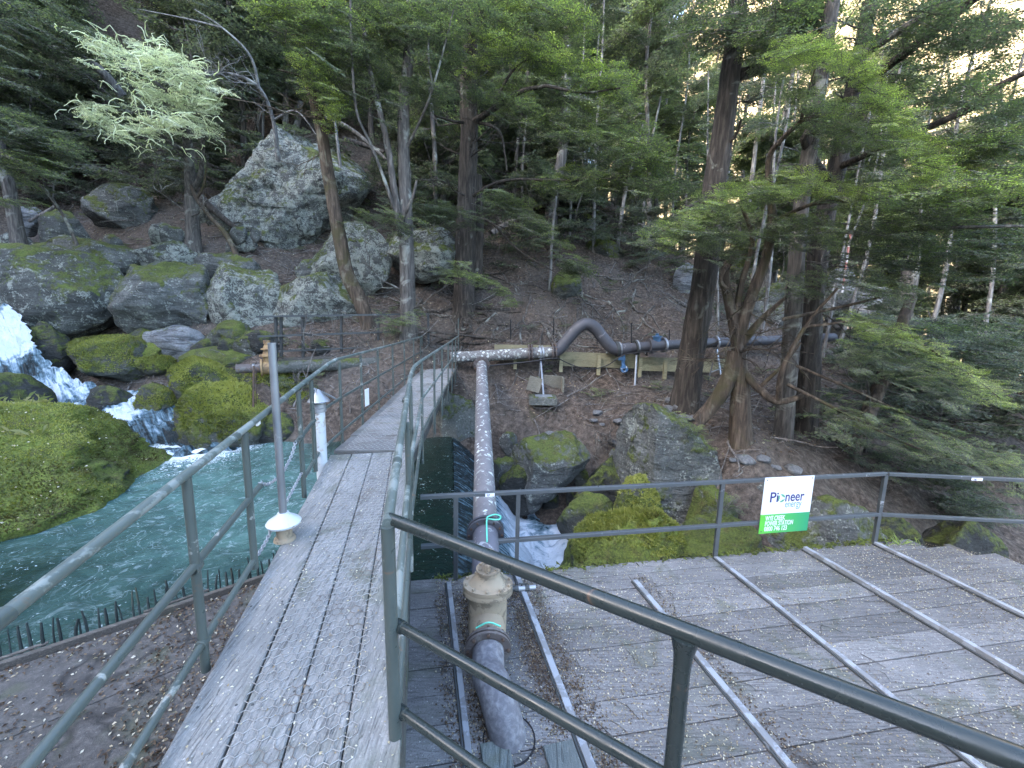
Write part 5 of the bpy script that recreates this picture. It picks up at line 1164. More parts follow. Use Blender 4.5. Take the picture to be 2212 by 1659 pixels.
tree("twin-stemmed grey tree with ragged peeling bark right of the curving trunk", [(882, 722, 12.4), (881, 640, 12.4), (879, 540, 12.4), (876, 440, 12.4), (872, 330, 12.4), (872, 220, 12.4), (884, 100, 12.4), (890, -40, 12.3)], .24, .13,
     [([(878, 560, 12.4), (862, 480, 12.2), (850, 400, 12.2), (838, 320, 12.2), (815, 220, 12.1), (798, 150, 12.1), (785, 60, 12)], .12, .06), ([(862, 480, 12.2), (820, 360, 11.9), (795, 300, 11.8), (770, 240, 11.7), (760, 120, 11.6), (757, 0, 11.5)], .05, .025), ([(866, 480, 12.2), (890, 430, 11.9), (900, 390, 11.8)], .06, .03), ([(874, 330, 12.4), (912, 250, 12.0), (935, 190, 11.8), (960, 100, 11.7), (980, 20, 11.6)], .04, .018), ([(935, 190, 11.8), (925, 120, 11.7), (930, 40, 11.7)], .03, .012)],
     [([(760, 60, 12), (840, 40, 12), (960, 60, 12)], 80, 130, .75, (.25, .6)), ([(760, 180, 12.2), (860, 200, 12.2), (960, 180, 12.3)], 60, 70, .7, (.2, .5)), ([(820, 690, 11.8), (850, 700, 11.8), (890, 685, 11.8)], 22, 28, .42, (.4, .65)), ([(740, 480, 12.3), (830, 460, 12.2), (900, 500, 12)], 26, 34, .55, (.25, .5)), ([(930, 580, 11.9), (1010, 565, 11.8)], 14, 14, .4, (.5, .7))],
     'mid', 'bark_grey', extra=ex_two, seed=8)
tree("massive dark double trunk with spreading roots in the middle of the slope", [(1004, 660, 15), (1004, 580, 15), (1008, 480, 15), (1010, 400, 15), (1014, 300, 15), (1012, 200, 15), (1018, 80, 14.9), (1025, -60, 14.8)], .40, .2,
     [([(1028, 600, 15.3), (1032, 480, 15.4), (1030, 380, 15.4)], .26, .2), ([(1014, 270, 15), (1060, 240, 14.3), (1120, 200, 13.6), (1180, 185, 13)], .12, .05), ([(1016, 260, 15), (1075, 280, 14.2), (1090, 330, 13.8), (1095, 370, 13.7)], .07, .02), ([(1012, 265, 15), (980, 262, 14.5), (940, 250, 14)], .05, .03), ([(1180, 185, 13), (1260, 200, 12.6), (1340, 190, 12.3)], .05, .02), ([(1060, 240, 14.3), (1110, 150, 13.8), (1180, 110, 13.4)], .06, .02),
      ([(1012, 470, 15), (1060, 480, 14.4), (1120, 540, 13.8), (1220, 600, 13.2)], .05, .012), ([(1010, 430, 15), (1090, 390, 14), (1240, 390, 13), (1400, 380, 12.4)], .06, .015)],
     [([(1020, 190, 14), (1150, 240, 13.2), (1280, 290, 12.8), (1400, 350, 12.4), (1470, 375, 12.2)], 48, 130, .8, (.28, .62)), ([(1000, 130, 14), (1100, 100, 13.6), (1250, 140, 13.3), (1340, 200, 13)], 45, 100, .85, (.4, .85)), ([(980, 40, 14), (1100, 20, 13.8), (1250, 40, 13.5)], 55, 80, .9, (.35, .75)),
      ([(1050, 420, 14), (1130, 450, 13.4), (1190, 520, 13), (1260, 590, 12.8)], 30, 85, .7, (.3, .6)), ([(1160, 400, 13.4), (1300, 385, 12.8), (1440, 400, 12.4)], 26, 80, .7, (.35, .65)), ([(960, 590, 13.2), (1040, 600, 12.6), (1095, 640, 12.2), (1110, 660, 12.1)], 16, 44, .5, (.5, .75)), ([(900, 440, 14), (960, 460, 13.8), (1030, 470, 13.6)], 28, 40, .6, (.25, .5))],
     'mid', 'bark_dark', extra=both(roots(None, 11, 2.2, .10), ex_twigs(34, .3, 1., (1., 2.6), -.15, 2, .026)), seed=9, flare=.9, sides=22)
def ex_lich(m, P):
    for k in range(9): bare(m, P[rng.integers(8, len(P))], [rng.normal()*.6, -.5+rng.normal()*.3, .25], rng.uniform(.9, 1.8), .028, 2, .25, kids=4)
def lich(e):
    cr = Crown('lich')
    for rg in ([(185, 95, 12.9), (260, 130, 12.7), (350, 120, 12.7), (430, 170, 12.6), (475, 210, 12.6)], 34, 75, .5, (.1, 1.), .5, 80), ([(172, 235, 12.9), (260, 275, 12.7), (360, 260, 12.7), (455, 270, 12.6)], 28, 75, .5, (.1, 1.), .5, 80), ([(280, 190, 13), (380, 200, 12.9), (470, 240, 12.8)], 36, 40, .5, (.1, .8), .5, 80):
        poly(cr, *rg)
    m = MB()
    for k in range(300):
        lst = cr.L[rng.integers(len(cr.L))]; a_ = rng.uniform(0, 6.28); d_ = np.array([math.cos(a_), math.sin(a_), rng.uniform(-.1, .5)]); p_ = lst[0]+rng.normal(size=3)*.22; P_ = [p_]
        for q in range(6): d_ = d_+rng.normal(size=3)*.35+[0, 0, .12-.12*q]; d_ /= np.linalg.norm(d_); P_.append(P_[-1]+d_*.085)
        m.tube(P_, np.linspace(.015, .006, 7), 5, True, 0, tint=rng.uniform(.3, 1))
    m.build("lichen", 'lichen_leaf', e, True)["kind"] = "stuff"
    cr.build("crown", ['lichen_leaf', 'lichen_leaf'], e)
e = tree("low crooked tree smothered in pale yellowish lichen above the boulders", [(415, 525, 15), (414, 450, 15), (412, 400, 14.9), (408, 340, 14.6), (402, 290, 14.2), (385, 250, 13.6), (350, 210, 13)], .26, .08,
     [([(412, 420, 14.9), (432, 380, 14.6), (438, 320, 14.3), (440, 260, 13.8)], .10, .04), ([(408, 330, 14.6), (370, 310, 14), (330, 280, 13.4), (240, 270, 13)], .08, .02), ([(402, 290, 14.2), (340, 180, 13.2), (240, 140, 12.9)], .07, .02), ([(440, 260, 13.8), (460, 200, 13.2), (440, 150, 12.9)], .05, .02)], [], 'lich', 'bark_grey', extra=ex_lich, seed=10)
lich(e)
def ex_dead(m, P):
    for k in range(14): bare(m, P[rng.integers(len(P)//3, len(P))], [rng.normal(), rng.normal()*.5-.3, .35], rng.uniform(.7, 1.5), .02, 2, .3, kids=3)
tree("bare dead grey limbs arching over the slope left of the curving trunk", [(600, 330, 16.5), (590, 260, 16), (560, 190, 15.4), (500, 160, 15), (440, 165, 14.8)], .09, .03, [([(560, 190, 15.4), (540, 120, 15), (480, 60, 14.6), (420, 20, 14.4)], .05, .015), ([(590, 260, 16), (640, 240, 15.6), (690, 300, 15.2)], .04, .012), ([(480, 60, 14.6), (400, 40, 14.4), (300, 20, 14.2)], .03, .01)], [], 'mid', 'bark_pale', extra=ex_dead, name="dead_tree", flare=.1, seed=11)
tree("slanting dead branch propped across the slope below the lichen tree", [(528, 566, 14.5), (490, 510, 14.5), (455, 470, 14.5), (425, 430, 14.5), (412, 400, 14.5)], .10, .05, [([(425, 430, 14.5), (440, 400, 14.4), (446, 360, 14.3)], .045, .02)], [], 'mid', 'bark_brown', name="dead_branch", flare=0, seed=12, cat="branch")
tree("grey trunk at the left edge of the picture above the waterfall boulder", [(42, 530, 14.6), (28, 450, 14.6), (14, 380, 14.5), (-10, 280, 14.4), (-40, 150, 14.2)], .2, .12, [([(0, 330, 14.4), (60, 360, 13.6), (120, 400, 13)], .04, .015)],
     [([(-40, 240, 12), (60, 290, 12), (150, 325, 12)], 38, 70, .8, (.2, .5)), ([(-40, 330, 12.4), (60, 350, 12.2), (130, 370, 12)], 26, 40, .7, (.3, .6)), ([(-40, 60, 13), (80, 60, 13), (200, 100, 13.5)], 60, 75, .95, (.1, .4)), ([(-30, 430, 12.2), (90, 440, 12)], 10, 14, .5, (.4, .6)), ([(-60, 170, 12.6), (40, 180, 12.6)], 34, 40, .9, (.1, .4))], 'mid', 'bark_grey', seed=13)
tree("thick branch stub with a pale broken end sticking out left of the lichen tree", [(262, 185, 15.4), (220, 155, 15), (180, 128, 14.7), (140, 112, 14.5), (110, 108, 14.4)], .14, .11, [], [], 'mid', 'bark_grey', name="dead_branch", flare=0, seed=14, cat="branch")
tree("thin crooked sapling leaning over the boulders at the left", [(178, 545, 13.6), (150, 490, 13.6), (120, 440, 13.6), (85, 400, 13.4)], .055, .03, [([(120, 440, 13.6), (90, 400, 13.2), (30, 380, 12.6)], .02, .008)], [([(20, 375, 12.8), (90, 410, 13)], 12, 12, .5, (.4, .6))], 'mid', 'bark_grey', seed=15, flare=.1)
tree("broken grey stump on the right behind the pale boulder", [(1945, 725, 15), (1952, 670, 15), (1962, 620, 15), (1968, 585, 15)], .36, .25, [], [], 'mid', 'bark_grey', name="tree_stump", seed=16, flare=.5, sides=18, cat="stump")
tree("whitish broken stump standing on the slope left of the massive dark trunk", [(952, 445, 20.5), (957, 405, 20.5), (963, 372, 20.5)], .22, .16, [], [], 'mid', 'bark_pale', name="tree_stump", seed=17, flare=.4, cat="stump")
# slim trunks one can tell apart
for k, (lab, pts, r0, bk) in enumerate([
 ("slim bare grey pole of a tree left of the twin-stemmed tree", [(738, 372, 17), (728, 300, 17), (720, 230, 17)], .07, 'bark_pale'),
 ("thin white stem leaning right on the dark slope behind the gooseneck pipe", [(1335, 480, 19), (1350, 420, 19), (1372, 330, 19), (1388, 270, 19)], .10, 'bark_pale'),
 ("slender trunk with a fork low on the slope above the gooseneck", [(1188, 600, 15.6), (1192, 520, 15.6), (1200, 440, 15.6), (1206, 380, 15.6)], .06, 'bark_pale'),
 ("grey double trunk half hidden by sprays right of the massive dark trunk", [(1190, 540, 19), (1192, 440, 19), (1215, 330, 19), (1222, 200, 19), (1225, 60, 19)], .30, 'bark_grey'),
 ("pale trunk in the haze above the lichen tree", [(620, 330, 22), (640, 270, 22), (650, 220, 22)], .22, 'bark_pale'),
 ("leaning dead spar caught between the trees on the upper slope", [(690, 230, 19), (760, 280, 18.5), (835, 345, 18)], .10, 'bark_grey'),
 ("bright stem high in the canopy right of centre", [(1620, 420, 17), (1640, 250, 17), (1662, 60, 17)], .09, 'bark_pale'),
 ("slim pale trunk seen between the tall dark trunk and the twisted tree", [(1655, 600, 18), (1668, 400, 18), (1720, 120, 18)], .12, 'bark_grey'),
 ("thin grey stem between the crag and the leaning trunk", [(560, 420, 20), (566, 330, 20), (570, 210, 20)], .08, 'bark_grey')]):
    tree(lab, pts, r0, r0*.6, [], [], 'mid', bk, name="slender_tree", seed=20+k, flare=.15, sides=10)
# fallen wood
def log(label, pts, r0, r1, mat='driftwood', kids=3):
    m = MB(); P, R = trunk_mb(m, pxs(pts), r0, r1, 9, 0, .15, 5, 5)
    for k in range(kids): bare(m, P[rng.integers(1, len(P)-1)], [rng.normal(), rng.normal(), .8], rng.uniform(.4, .9), r1*.4, 1, .25, kids=2)
    tag(m.build("fallen_log", mat, None, True), label, "log")
log("bleached forked log lying up the slope right of the massive dark trunk", [(1062, 505, 17.6), (1090, 485, 18), (1125, 468, 18.4)], .13, .07)
log("dark fallen trunk jammed behind the lichen tree", [(430, 425, 16), (480, 470, 15.8), (540, 515, 15.6)], .14, .08, 'bark_dark')
log("dark broken log lying in the waterfall", [(58, 800, 10.9), (90, 820, 10.7), (130, 838, 10.5)], .10, .07, 'bark_dark', 0)
log("thin pale pole lying on the bank by the leftmost stones", [(62, 478, 15.6), (92, 462, 15.8), (118, 446, 16)], .07, .05, 'driftwood', 0)
log("long grey log lying level on the upper slope left of the twin-stemmed tree", [(742, 300, 19.5), (790, 315, 19.3), (830, 330, 19.2)], .12, .09, 'bark_dark', 1)
brush = MB()
for k in range(34):
    p = aty(rng.uniform(610, 830), rng.uniform(735, 765), 11.8+rng.uniform(0, 1)); bare(brush, p, [rng.normal()*.8, rng.normal()*.3-.1, .55], rng.uniform(.5, 1.1), .014, 2, .22, kids=3)
tag(brush.build("brushwood", 'twig', None, False), "tangle of dead grey brushwood behind the dark far railing", "brushwood", kind="stuff")
m = MB(); bare(m, aty(655, 772, 11.3), [.25, -.1, .9], 1.5, .028, 2, .18, kids=4); tag(m.build("dead_branch", 'bark_pale', None, True), "pale bare branch rising behind the far railing", "branch")
m = MB()
for k in range(16):
    p = aty(rng.uniform(1230, 1365), rng.uniform(925, 950), 9.9); bare(m, p, [rng.normal()*.5, -.5, -.7], rng.uniform(.4, 1.0), .018, 1, .3, kids=3)
tag(m.build("hanging_roots", 'twig', None, False), "bare roots dangling over the hollow beside the massive boulder", "roots")

# --- the forest behind: a few kinds, each tree its own object
def proto(kind_i, h, r, nl, size, tint, barkm, ns=9, h0=.3):
    P = np.array([[0, 0, -.6], [.1*rng.normal(), .1*rng.normal(), h*.3], [.25*rng.normal(), .25*rng.normal(), h*.65], [.3*rng.normal(), .3*rng.normal(), h]]); m = MB(); cr = Crown('coarse')
    Pq, R = trunk_mb(m, P, r, r*.35, 10, .3, .1, kind_i)
    for k in range(nl):
        f = h0+(1-h0)*rng.random(); i = min(int(f*(len(Pq)-1)), len(Pq)-2); az = rng.uniform(0, 2*math.pi); L = rng.uniform(.8, 2.6)*(1.25-.75*f)
        B = wiggle(Pq[i], [math.cos(az), math.sin(az), rng.uniform(0, .5)], L, 5, .16, -.05); m.tube(B, np.linspace(max(.015, R[i]*.25), .008, len(B)), 5, False)
        tb = rng.uniform(*tint)
        for q in range(ns):
            t = rng.uniform(.2, 1.)*(len(B)-1.001); j = int(t); p = B[j]+(B[j+1]-B[j])*(t-j); a2 = az+math.radians(rng.uniform(-80, 80)); cr.add(p, [math.cos(a2), math.sin(a2), rng.normal()*.16-.06], size*rng.uniform(.6, 1.25), np.clip(tb+rng.normal()*.08, 0, 1))
    e = bpy.data.objects.new("forest_tree", None); COL.objects.link(e); WORLD[e.name] = np.zeros(3)
    return [e, m.build("trunk", barkm, e, True), cr.build("crown", ['leaf_far', 'twig'], e, True)]
KINDS = [(proto(0, 11, .16, 42, 1.1, (.2, .6), 'bark_dark', h0=.30), "dark bushy beech in the dense forest on the steep slope behind the creek"),
         (proto(1, 13, .13, 26, 1.15, (.35, .72), 'bark_grey', h0=.42), "slim grey-stemmed beech in the forest, foliage starting high on the trunk"),
         (proto(2, 9, .12, 30, 1.0, (.45, .85), 'bark_grey', h0=.25), "fresh green beech with layered sprays in the forest beyond the pipeline"),
         (proto(3, 14, .08, 9, .9, (.2, .5), 'bark_pale', 6, h0=.62), "very thin pale pole-like stem with a small high crown in the forest"),
         (proto(4, 3.2, .035, 16, .75, (.15, .5), 'twig', 6, h0=.15), "small dark beech sapling growing on the leaf-strewn slope")]
used = set()
def put(ki, x, y, s, sink=0.):
    (e, t_, c_), lab = KINDS[ki]
    if ki not in used: used.add(ki); r, tt_, cc_ = e, t_, c_
    else:
        r = e.copy(); COL.objects.link(r); tt_ = t_.copy(); COL.objects.link(tt_); tt_.parent = r; cc_ = c_.copy(); COL.objects.link(cc_); cc_.parent = r
    r.location = (x, y, ground(x, y)[0]-sink); r.rotation_euler = (rng.normal()*.04, rng.normal()*.04, rng.uniform(0, 6.28)); r.scale = (s*rng.uniform(.9, 1.1), s*rng.uniform(.9, 1.1), s)
    tag(r, lab, "tree" if ki < 4 else "sapling", ["dark forest trees", "slim forest trees", "green forest trees", "pole-like forest trees", "saplings on the slope"][ki])
# forest canopy shows the sunlit hillside only through chinks
n_put = 0
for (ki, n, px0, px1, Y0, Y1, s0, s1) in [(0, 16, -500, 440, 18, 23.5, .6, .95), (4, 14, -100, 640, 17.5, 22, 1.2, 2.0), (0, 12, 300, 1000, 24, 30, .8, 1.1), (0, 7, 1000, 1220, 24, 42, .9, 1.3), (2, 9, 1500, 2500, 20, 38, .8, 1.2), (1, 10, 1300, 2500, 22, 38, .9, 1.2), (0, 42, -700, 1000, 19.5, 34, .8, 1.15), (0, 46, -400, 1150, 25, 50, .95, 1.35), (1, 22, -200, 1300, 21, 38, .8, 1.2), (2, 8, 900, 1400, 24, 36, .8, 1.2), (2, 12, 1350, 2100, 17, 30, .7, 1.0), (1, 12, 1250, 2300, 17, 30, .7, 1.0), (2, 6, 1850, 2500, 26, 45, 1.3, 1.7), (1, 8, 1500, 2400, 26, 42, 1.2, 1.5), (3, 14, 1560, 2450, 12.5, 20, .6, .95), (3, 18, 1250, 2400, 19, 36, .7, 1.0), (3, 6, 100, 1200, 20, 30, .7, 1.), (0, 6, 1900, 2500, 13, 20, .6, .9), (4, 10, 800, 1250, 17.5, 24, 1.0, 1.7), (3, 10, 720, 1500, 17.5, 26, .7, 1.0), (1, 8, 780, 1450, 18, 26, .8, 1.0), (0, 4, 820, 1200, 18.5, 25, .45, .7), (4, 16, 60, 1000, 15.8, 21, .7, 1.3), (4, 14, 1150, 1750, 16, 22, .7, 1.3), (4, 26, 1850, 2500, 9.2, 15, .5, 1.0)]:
    for _ in range(n):
        for tries in range(20):
            x_ = rng.uniform(px0, px1); Y_ = rng.uniform(Y0, Y1); w = aty(x_, 600, Y_)
            if ki == 4 and (480 < x_ < 780 and Y_ < 19): continue
            break
        put(ki, w[0], w[1], rng.uniform(s0, s1))
# the wood closing the valley far off: one mass of stems and leaves
m = MB(); cr = Crown('coarse')
for k in range(300):
    w = aty(rng.uniform(1050, 2550), 600, rng.uniform(34, 66)); z0 = ground(w[0], w[1])[0]; h = rng.uniform(10, 21); m.tube([[w[0], w[1], z0-.5], [w[0]+rng.normal()*.5, w[1], z0+h]], [.15, .06], 5, False)
    bare(m, [w[0], w[1], z0+h*.4], [rng.normal(), rng.normal(), .7], h*.3, .04, 1, .2, kids=4)
    for q in range(9):
        a = rng.uniform(0, 6.28); hh = rng.uniform(.5, 1); cr.add([w[0]+rng.normal()*1.3, w[1]+rng.normal()*1.3, z0+h*hh], [math.cos(a), math.sin(a), -.05], rng.uniform(1.3, 2.4), rng.uniform(.2, .7))
fo_ = cr.build("distant_wood", ['leaf_far', 'twig'], None, True); tag(fo_, "far-off beech wood closing the valley in front of the sunlit hillside", "wood", kind="stuff")
fs_ = m.build("distant_stems", 'bark_grey', None, True); tag(fs_, "crowded grey stems of the far-off wood", "wood", kind="stuff")

def bush(label, c, regs, kind='fine', leaf='leaf', cat="shrub", name="small_shrub"):
    e = empty(name, aty(*c), label, cat); m = MB()
    for k in range(6): bare(m, aty(*c), [rng.normal()*.5, rng.normal()*.4-.2, .8], .45, .012, 1, .2, kids=3)
    m.build("stem", 'twig', e, True); cr = Crown(kind)
    for rg in regs: poly(cr, *rg)
    cr.build("foliage", [leaf, 'twig'], e)
bush("small bright green shrub growing on the right shoulder of the massive upright boulder", (1500, 950, 7.8), [([(1462, 900, 7.7), (1500, 925, 7.6), (1530, 960, 7.6)], 26, 34, .22, (.5, .8), .1, 180)])
bush("dark low scrub against the left flank of the lichen crag", (520, 500, 16.5), [([(505, 500, 16.4), (520, 430, 16.4), (530, 380, 16.4)], 24, 26, .5, (.15, .45), .3, 180)], 'mid')
bush("ragged shrub below the sign fence at the creek edge", (1560, 1110, 7.0), [([(1530, 1110, 7), (1600, 1090, 7.0)], 22, 22, .22, (.25, .5), .15, 180)])
bush("fern-like plant on the mossy block under the old pipe", (640, 830, 10.2), [([(600, 828, 10.2), (680, 835, 10.2)], 18, 24, .3, (.3, .6), .15, 180)])
gt = MB()
for k in range(60):
    p = SP(5.25+rng.normal()*.12, .02+rng.normal()*.05, -.02); d = np.array([rng.normal()*.5, rng.normal()*.5, 1.]); d /= np.linalg.norm(d); L = rng.uniform(.06, .2); sd = np.cross(d, rng.normal(size=3)); sd /= np.linalg.norm(sd)
    gt.add([p-sd*.004, p+sd*.004, p+d*L*.6+sd*.003, p+d*L+[0, 0, -.03]], [[0, 1, 2, 3]], 0, tint=np.full(4, rng.uniform(.5, .9)))
tag(gt.build("grass_tuft", 'leaf', None, False), "small grass tuft at the platform edge just right of the corner post", "grass", kind="stuff")

# ------------------------------------------------------------------ litter, pebbles, small growth
def flakes(name, P, N, size, tint, mat, label, tilt=.25, thick=0., cat="litter", lift=.004, ratio=.6):
    n = len(P); a = rng.uniform(0, 6.28, n); N = N+rng.normal(size=(n, 3))*tilt; N /= np.linalg.norm(N, axis=1)[:, None]
    t = np.stack([np.cos(a), np.sin(a), 0*a], 1); t -= N*(t*N).sum(1)[:, None]; t /= np.linalg.norm(t, axis=1)[:, None]; b = np.cross(N, t); s = size*rng.uniform(.55, 1.3, n)[:, None]
    c = P+N*0+np.array([0, 0, lift])
    bow = N*s*.12
    V = np.stack([c-t*s*.5, c-b*s*ratio*.5+bow, c+t*s*.5, c+b*s*ratio*.5+bow], 1)
    o = MB().add(V.reshape(-1, 3), np.arange(n*4).reshape(-1, 4), 0, tint=np.repeat(np.clip(tint, 0, 1), 4)).build(name, mat, None, False)
    return tag(o, label, cat, kind="stuff")
Z3 = lambda n: np.tile([0, 0, 1.], (n, 1))
# pale fallen leaves on the platform
n = 46000; aa = rng.uniform(-.9, 6.6, n); bb = rng.uniform(0, 3.9, n); k = vnoise(np.stack([aa*1.3, bb*1.3, 0*aa], 1), 5)+.5*vnoise(np.stack([aa*4, bb*4, 0*aa], 1), 6) > rng.uniform(-1.3, .4, n); aa, bb = aa[k], bb[k]; n = len(aa)
P = np.stack([P0[0]+Fv[0]*aa-Ru[0]*bb, P0[1]+Fv[1]*aa-Ru[1]*bb, np.full(n, PD+.008)], 1); kk = (aa < 5.0) | (bb > (aa-5.6)/1.6+.1); P = P[kk]; n = len(P)
flakes("leaf_litter", P, Z3(n), .0155, rng.choice([.3, .45, .6, .75, .86, .95], n), 'litter', "tiny pale fallen leaves speckling the timber platform", .3)
# brown drift beside the strips and the valve
def drift(cl, n, sx, sy, z, **k):
    c = np.array(cl); i = rng.integers(0, len(c), n); P = np.stack([c[i, 0]+rng.normal(size=n)*sx, c[i, 1]+rng.normal(size=n)*sy, np.full(n, z)+np.abs(rng.normal(size=n))*.006], 1); return P
dl = [SP(a, b)[:2] for a in (.10, .14) for b in np.linspace(.1, 3, 16)]+[SP(1.36, b)[:2] for b in np.linspace(.3, 3, 14)]+[SP(-.2+.1*rng.random(), b)[:2] for b in np.linspace(.3, 1.6, 8)]+[SP(-.85, b)[:2] for b in np.linspace(.3, 3, 14)]
dl2 = [SP(a, b)[:2] for a in (-.62, -.5, -.12, -.02) for b in np.linspace(.3, 1.75, 14)]
P = drift(dl2, 5200, .05, .07, PD+.008); flakes("leaf_mould", P, Z3(len(P)), .019, rng.beta(1.0, 2.4, len(P)), 'litter', "dark leaf mould packed on both sides of the gate valve and pipe", .6)
P = drift(dl, 5200, .045, .06, PD+.008); flakes("leaf_drift", P, Z3(len(P)), .018, rng.beta(1.1, 2.2, len(P))*1.0, 'litter', "brown leaf mould gathered along the steel strips and the valve", .6)
# walkway
n = 900; s = rng.uniform(-1.2, 3.2, n); w = rng.uniform(.0, .88, n); P = np.array([RP(a, b, .004) for a, b in zip(s, w)]); flakes("leaf_flecks", P, Z3(n), .0135, rng.choice([.7, .86, .95, 1.], n), 'litter', "pale leaf flecks scattered on the sloping walkway", .3)
# intake deck
n = 19000; u_ = rng.uniform(-2.3, 2.2, n); v_ = rng.uniform(.02, 2.6, n)
q_ = vnoise(np.stack([u_*1.2, v_*1.2, 0*u_], 1), 15)+.5*vnoise(np.stack([u_*3.5, v_*3.5, 0*u_], 1), 16)+np.exp(-(v_/.16)**2)*1.2; k = q_ > rng.uniform(-.55, .75, n); u_, v_ = u_[k], v_[k]; n = len(u_)
P = LB+np.outer(u_, dd)+np.outer(v_, dn)+[0, 0, .034]; P[:, 2] += np.abs(rng.normal(size=n))*.008; k = P[:, 0] < RO[0]+(P[:, 1]-RO[1])*-.233-.6; P = P[k]; n = len(P)
flakes("leaf_litter", P, Z3(n), .030, np.where(rng.random(n) < .13, rng.uniform(.75, 1, n), rng.uniform(.1, .62, n)), 'litter', "brown and pale beech leaves lying in drifts on the intake deck", .5)
n = 700; u_ = rng.uniform(-2.3, 2.2, n); v_ = rng.uniform(.02, 2.6, n); P = LB+np.outer(u_, dd)+np.outer(v_, dn)+[0, 0, .034]; P = P[P[:, 0] < RO[0]+(P[:, 1]-RO[1])*-.233-.6]
flakes("leaf_flecks", P, Z3(len(P)), .022, rng.choice([.8, .9, 1.], len(P)), 'litter', "scattered pale leaves on the intake deck", .3)
# the slope: dead leaves, twigs
def slope_pts(n, px0, px1, py0, py1, Y0, Y1):
    x = rng.uniform(px0, px1, n*3); Y = np.sqrt(rng.uniform(Y0**2, Y1**2, n*3)); X = (x-CX)/F*Y*1.0; z = ground(X, Y); k = z > -.95; return np.stack([X, Y, z], 1)[k][:n]
def nrm(P):
    e = .12; gx_ = (ground(P[:, 0]+e, P[:, 1])-ground(P[:, 0]-e, P[:, 1]))/(2*e); gy_ = (ground(P[:, 0], P[:, 1]+e)-ground(P[:, 0], P[:, 1]-e))/(2*e); N = np.stack([-gx_, -gy_, np.ones(len(P))], 1); return N/np.linalg.norm(N, axis=1)[:, None]
P = slope_pts(42000, -100, 2300, 0, 0, 7.2, 24); flakes("leaf_litter", P, nrm(P), .055, rng.beta(1.2, 2.0, len(P))*1.0, 'litter', "brown beech leaf litter covering the slope and banks", .7, lift=.012)
P = slope_pts(4200, 100, 2300, 0, 0, 7.5, 20); N_ = nrm(P); m = MB()
for p, nn_ in zip(P, N_):
    a = rng.uniform(0, 6.28); d = np.array([math.cos(a), math.sin(a), 0]); d -= nn_*d.dot(nn_); L = rng.uniform(.15, .7); p2 = p+d*L*.5+nn_*rng.uniform(0, .05)+d[[1, 0, 2]]*rng.normal()*.06; m.tube([p+nn_*.01, p2, p+d*L+nn_*rng.uniform(0, .06)], [rng.uniform(.005, .014)]*2+[.004], 4, False)
tag(m.build("fallen_twigs", 'driftwood', None, False), "dead twigs and surface roots strewn over the slope", "twigs", kind="stuff")
m = MB()
for k in range(110):
    w = aty(rng.uniform(900, 1500), 600, rng.uniform(12.9, 18)); az = rng.uniform(-2.6, -.5); pts = []
    x, y = w[0], w[1]; L = rng.uniform(.8, 2.6)
    for q in range(7):
        pts.append([x, y, ground(x, y)[0]+rng.uniform(-.01, .05)]); az += rng.normal()*.35; x += math.cos(az)*L/6; y += math.sin(az)*L/6
    r_ = rng.uniform(.015, .05); m.tube(smoothpath(pts, 3), np.linspace(r_, r_*.25, 19), 6, False)
tag(m.build("surface_roots", 'bark_grey', None, True), "grey roots snaking over the bare slope above the pipeline", "roots", kind="stuff")
m = MB()
for k in range(190):
    b = rng.uniform(.1, 3.4); a = rng.choice([.16, 1.4, 2.62, -.8, rng.uniform(0, 5)])+rng.normal()*.09; p = SP(a, b, .012); an = rng.uniform(0, 6.28); d = np.array([math.cos(an), math.sin(an), 0]); L = rng.uniform(.04, .22)
    m.tube([p, p+d*L*.5+[rng.normal()*.015, rng.normal()*.015, .004], p+d*L], [.003, .0035, .002], 4, False)
for k in range(25):
    p = RP(rng.uniform(-1, .3), -.02-rng.uniform(.0, .02), 0); 
tag(m.build("twig_litter", 'twig', None, False), "small twigs and bark scraps lying on the platform", "twigs", kind="stuff")
# broken sticks and seedlings on the slope
P = slope_pts(260, 250, 2200, 0, 0, 8, 19); N_ = nrm(P); m = MB()
for p, nn_ in zip(P, N_):
    a = rng.uniform(0, 6.28); d = np.array([math.cos(a), math.sin(a), 0]); d -= nn_*d.dot(nn_); bare(m, p+nn_*.03, d+nn_*.08, rng.uniform(.5, 1.7), rng.uniform(.012, .03), 1, .12, kids=2)
tag(m.build("broken_sticks", 'driftwood', None, False), "broken grey sticks and dead boughs littering the slope", "sticks", kind="stuff")
cr = Crown('mid')
for p in slope_pts(230, 100, 2300, 0, 0, 8, 20):
    for q in range(rng.integers(2, 5)):
        a = rng.uniform(0, 6.28); cr.add(p+[0, 0, rng.uniform(.05, .25)], [math.cos(a), math.sin(a), .25], rng.uniform(.18, .42), rng.uniform(.2, .7))
tag(cr.build("seedlings", ['leaf', 'twig'], None, True), "tiny beech seedlings and ferns dotted over the forest floor", "seedlings", kind="stuff")
# stones on the bank
GP = "grey stones on the cut bank"
for k in range(46):
    x, y = (rng.uniform(1330, 1490), rng.uniform(905, 960)) if k < 26 else (rng.uniform(1085, 1330), rng.uniform(880, 965)) if k < 36 else (rng.uniform(1560, 1720), rng.uniform(1000, 1090))
    Y = 10.2-(y-905)/55*.9 if k < 36 else 7.8; V, Fc = rock_shape(600+k, 3, 8, .06); s = rng.uniform(.06, .17)
    w = aty(x, y, Y); z = ground(w[0], w[1])[0]; o = MB().add(V*s*np.array([1.2, 1, .7])+[w[0], w[1], z+s*.25], Fc).build("stone", 'pebble'); tag(o, "small grey stone in the dark bank below the pipeline", "stone", GP)
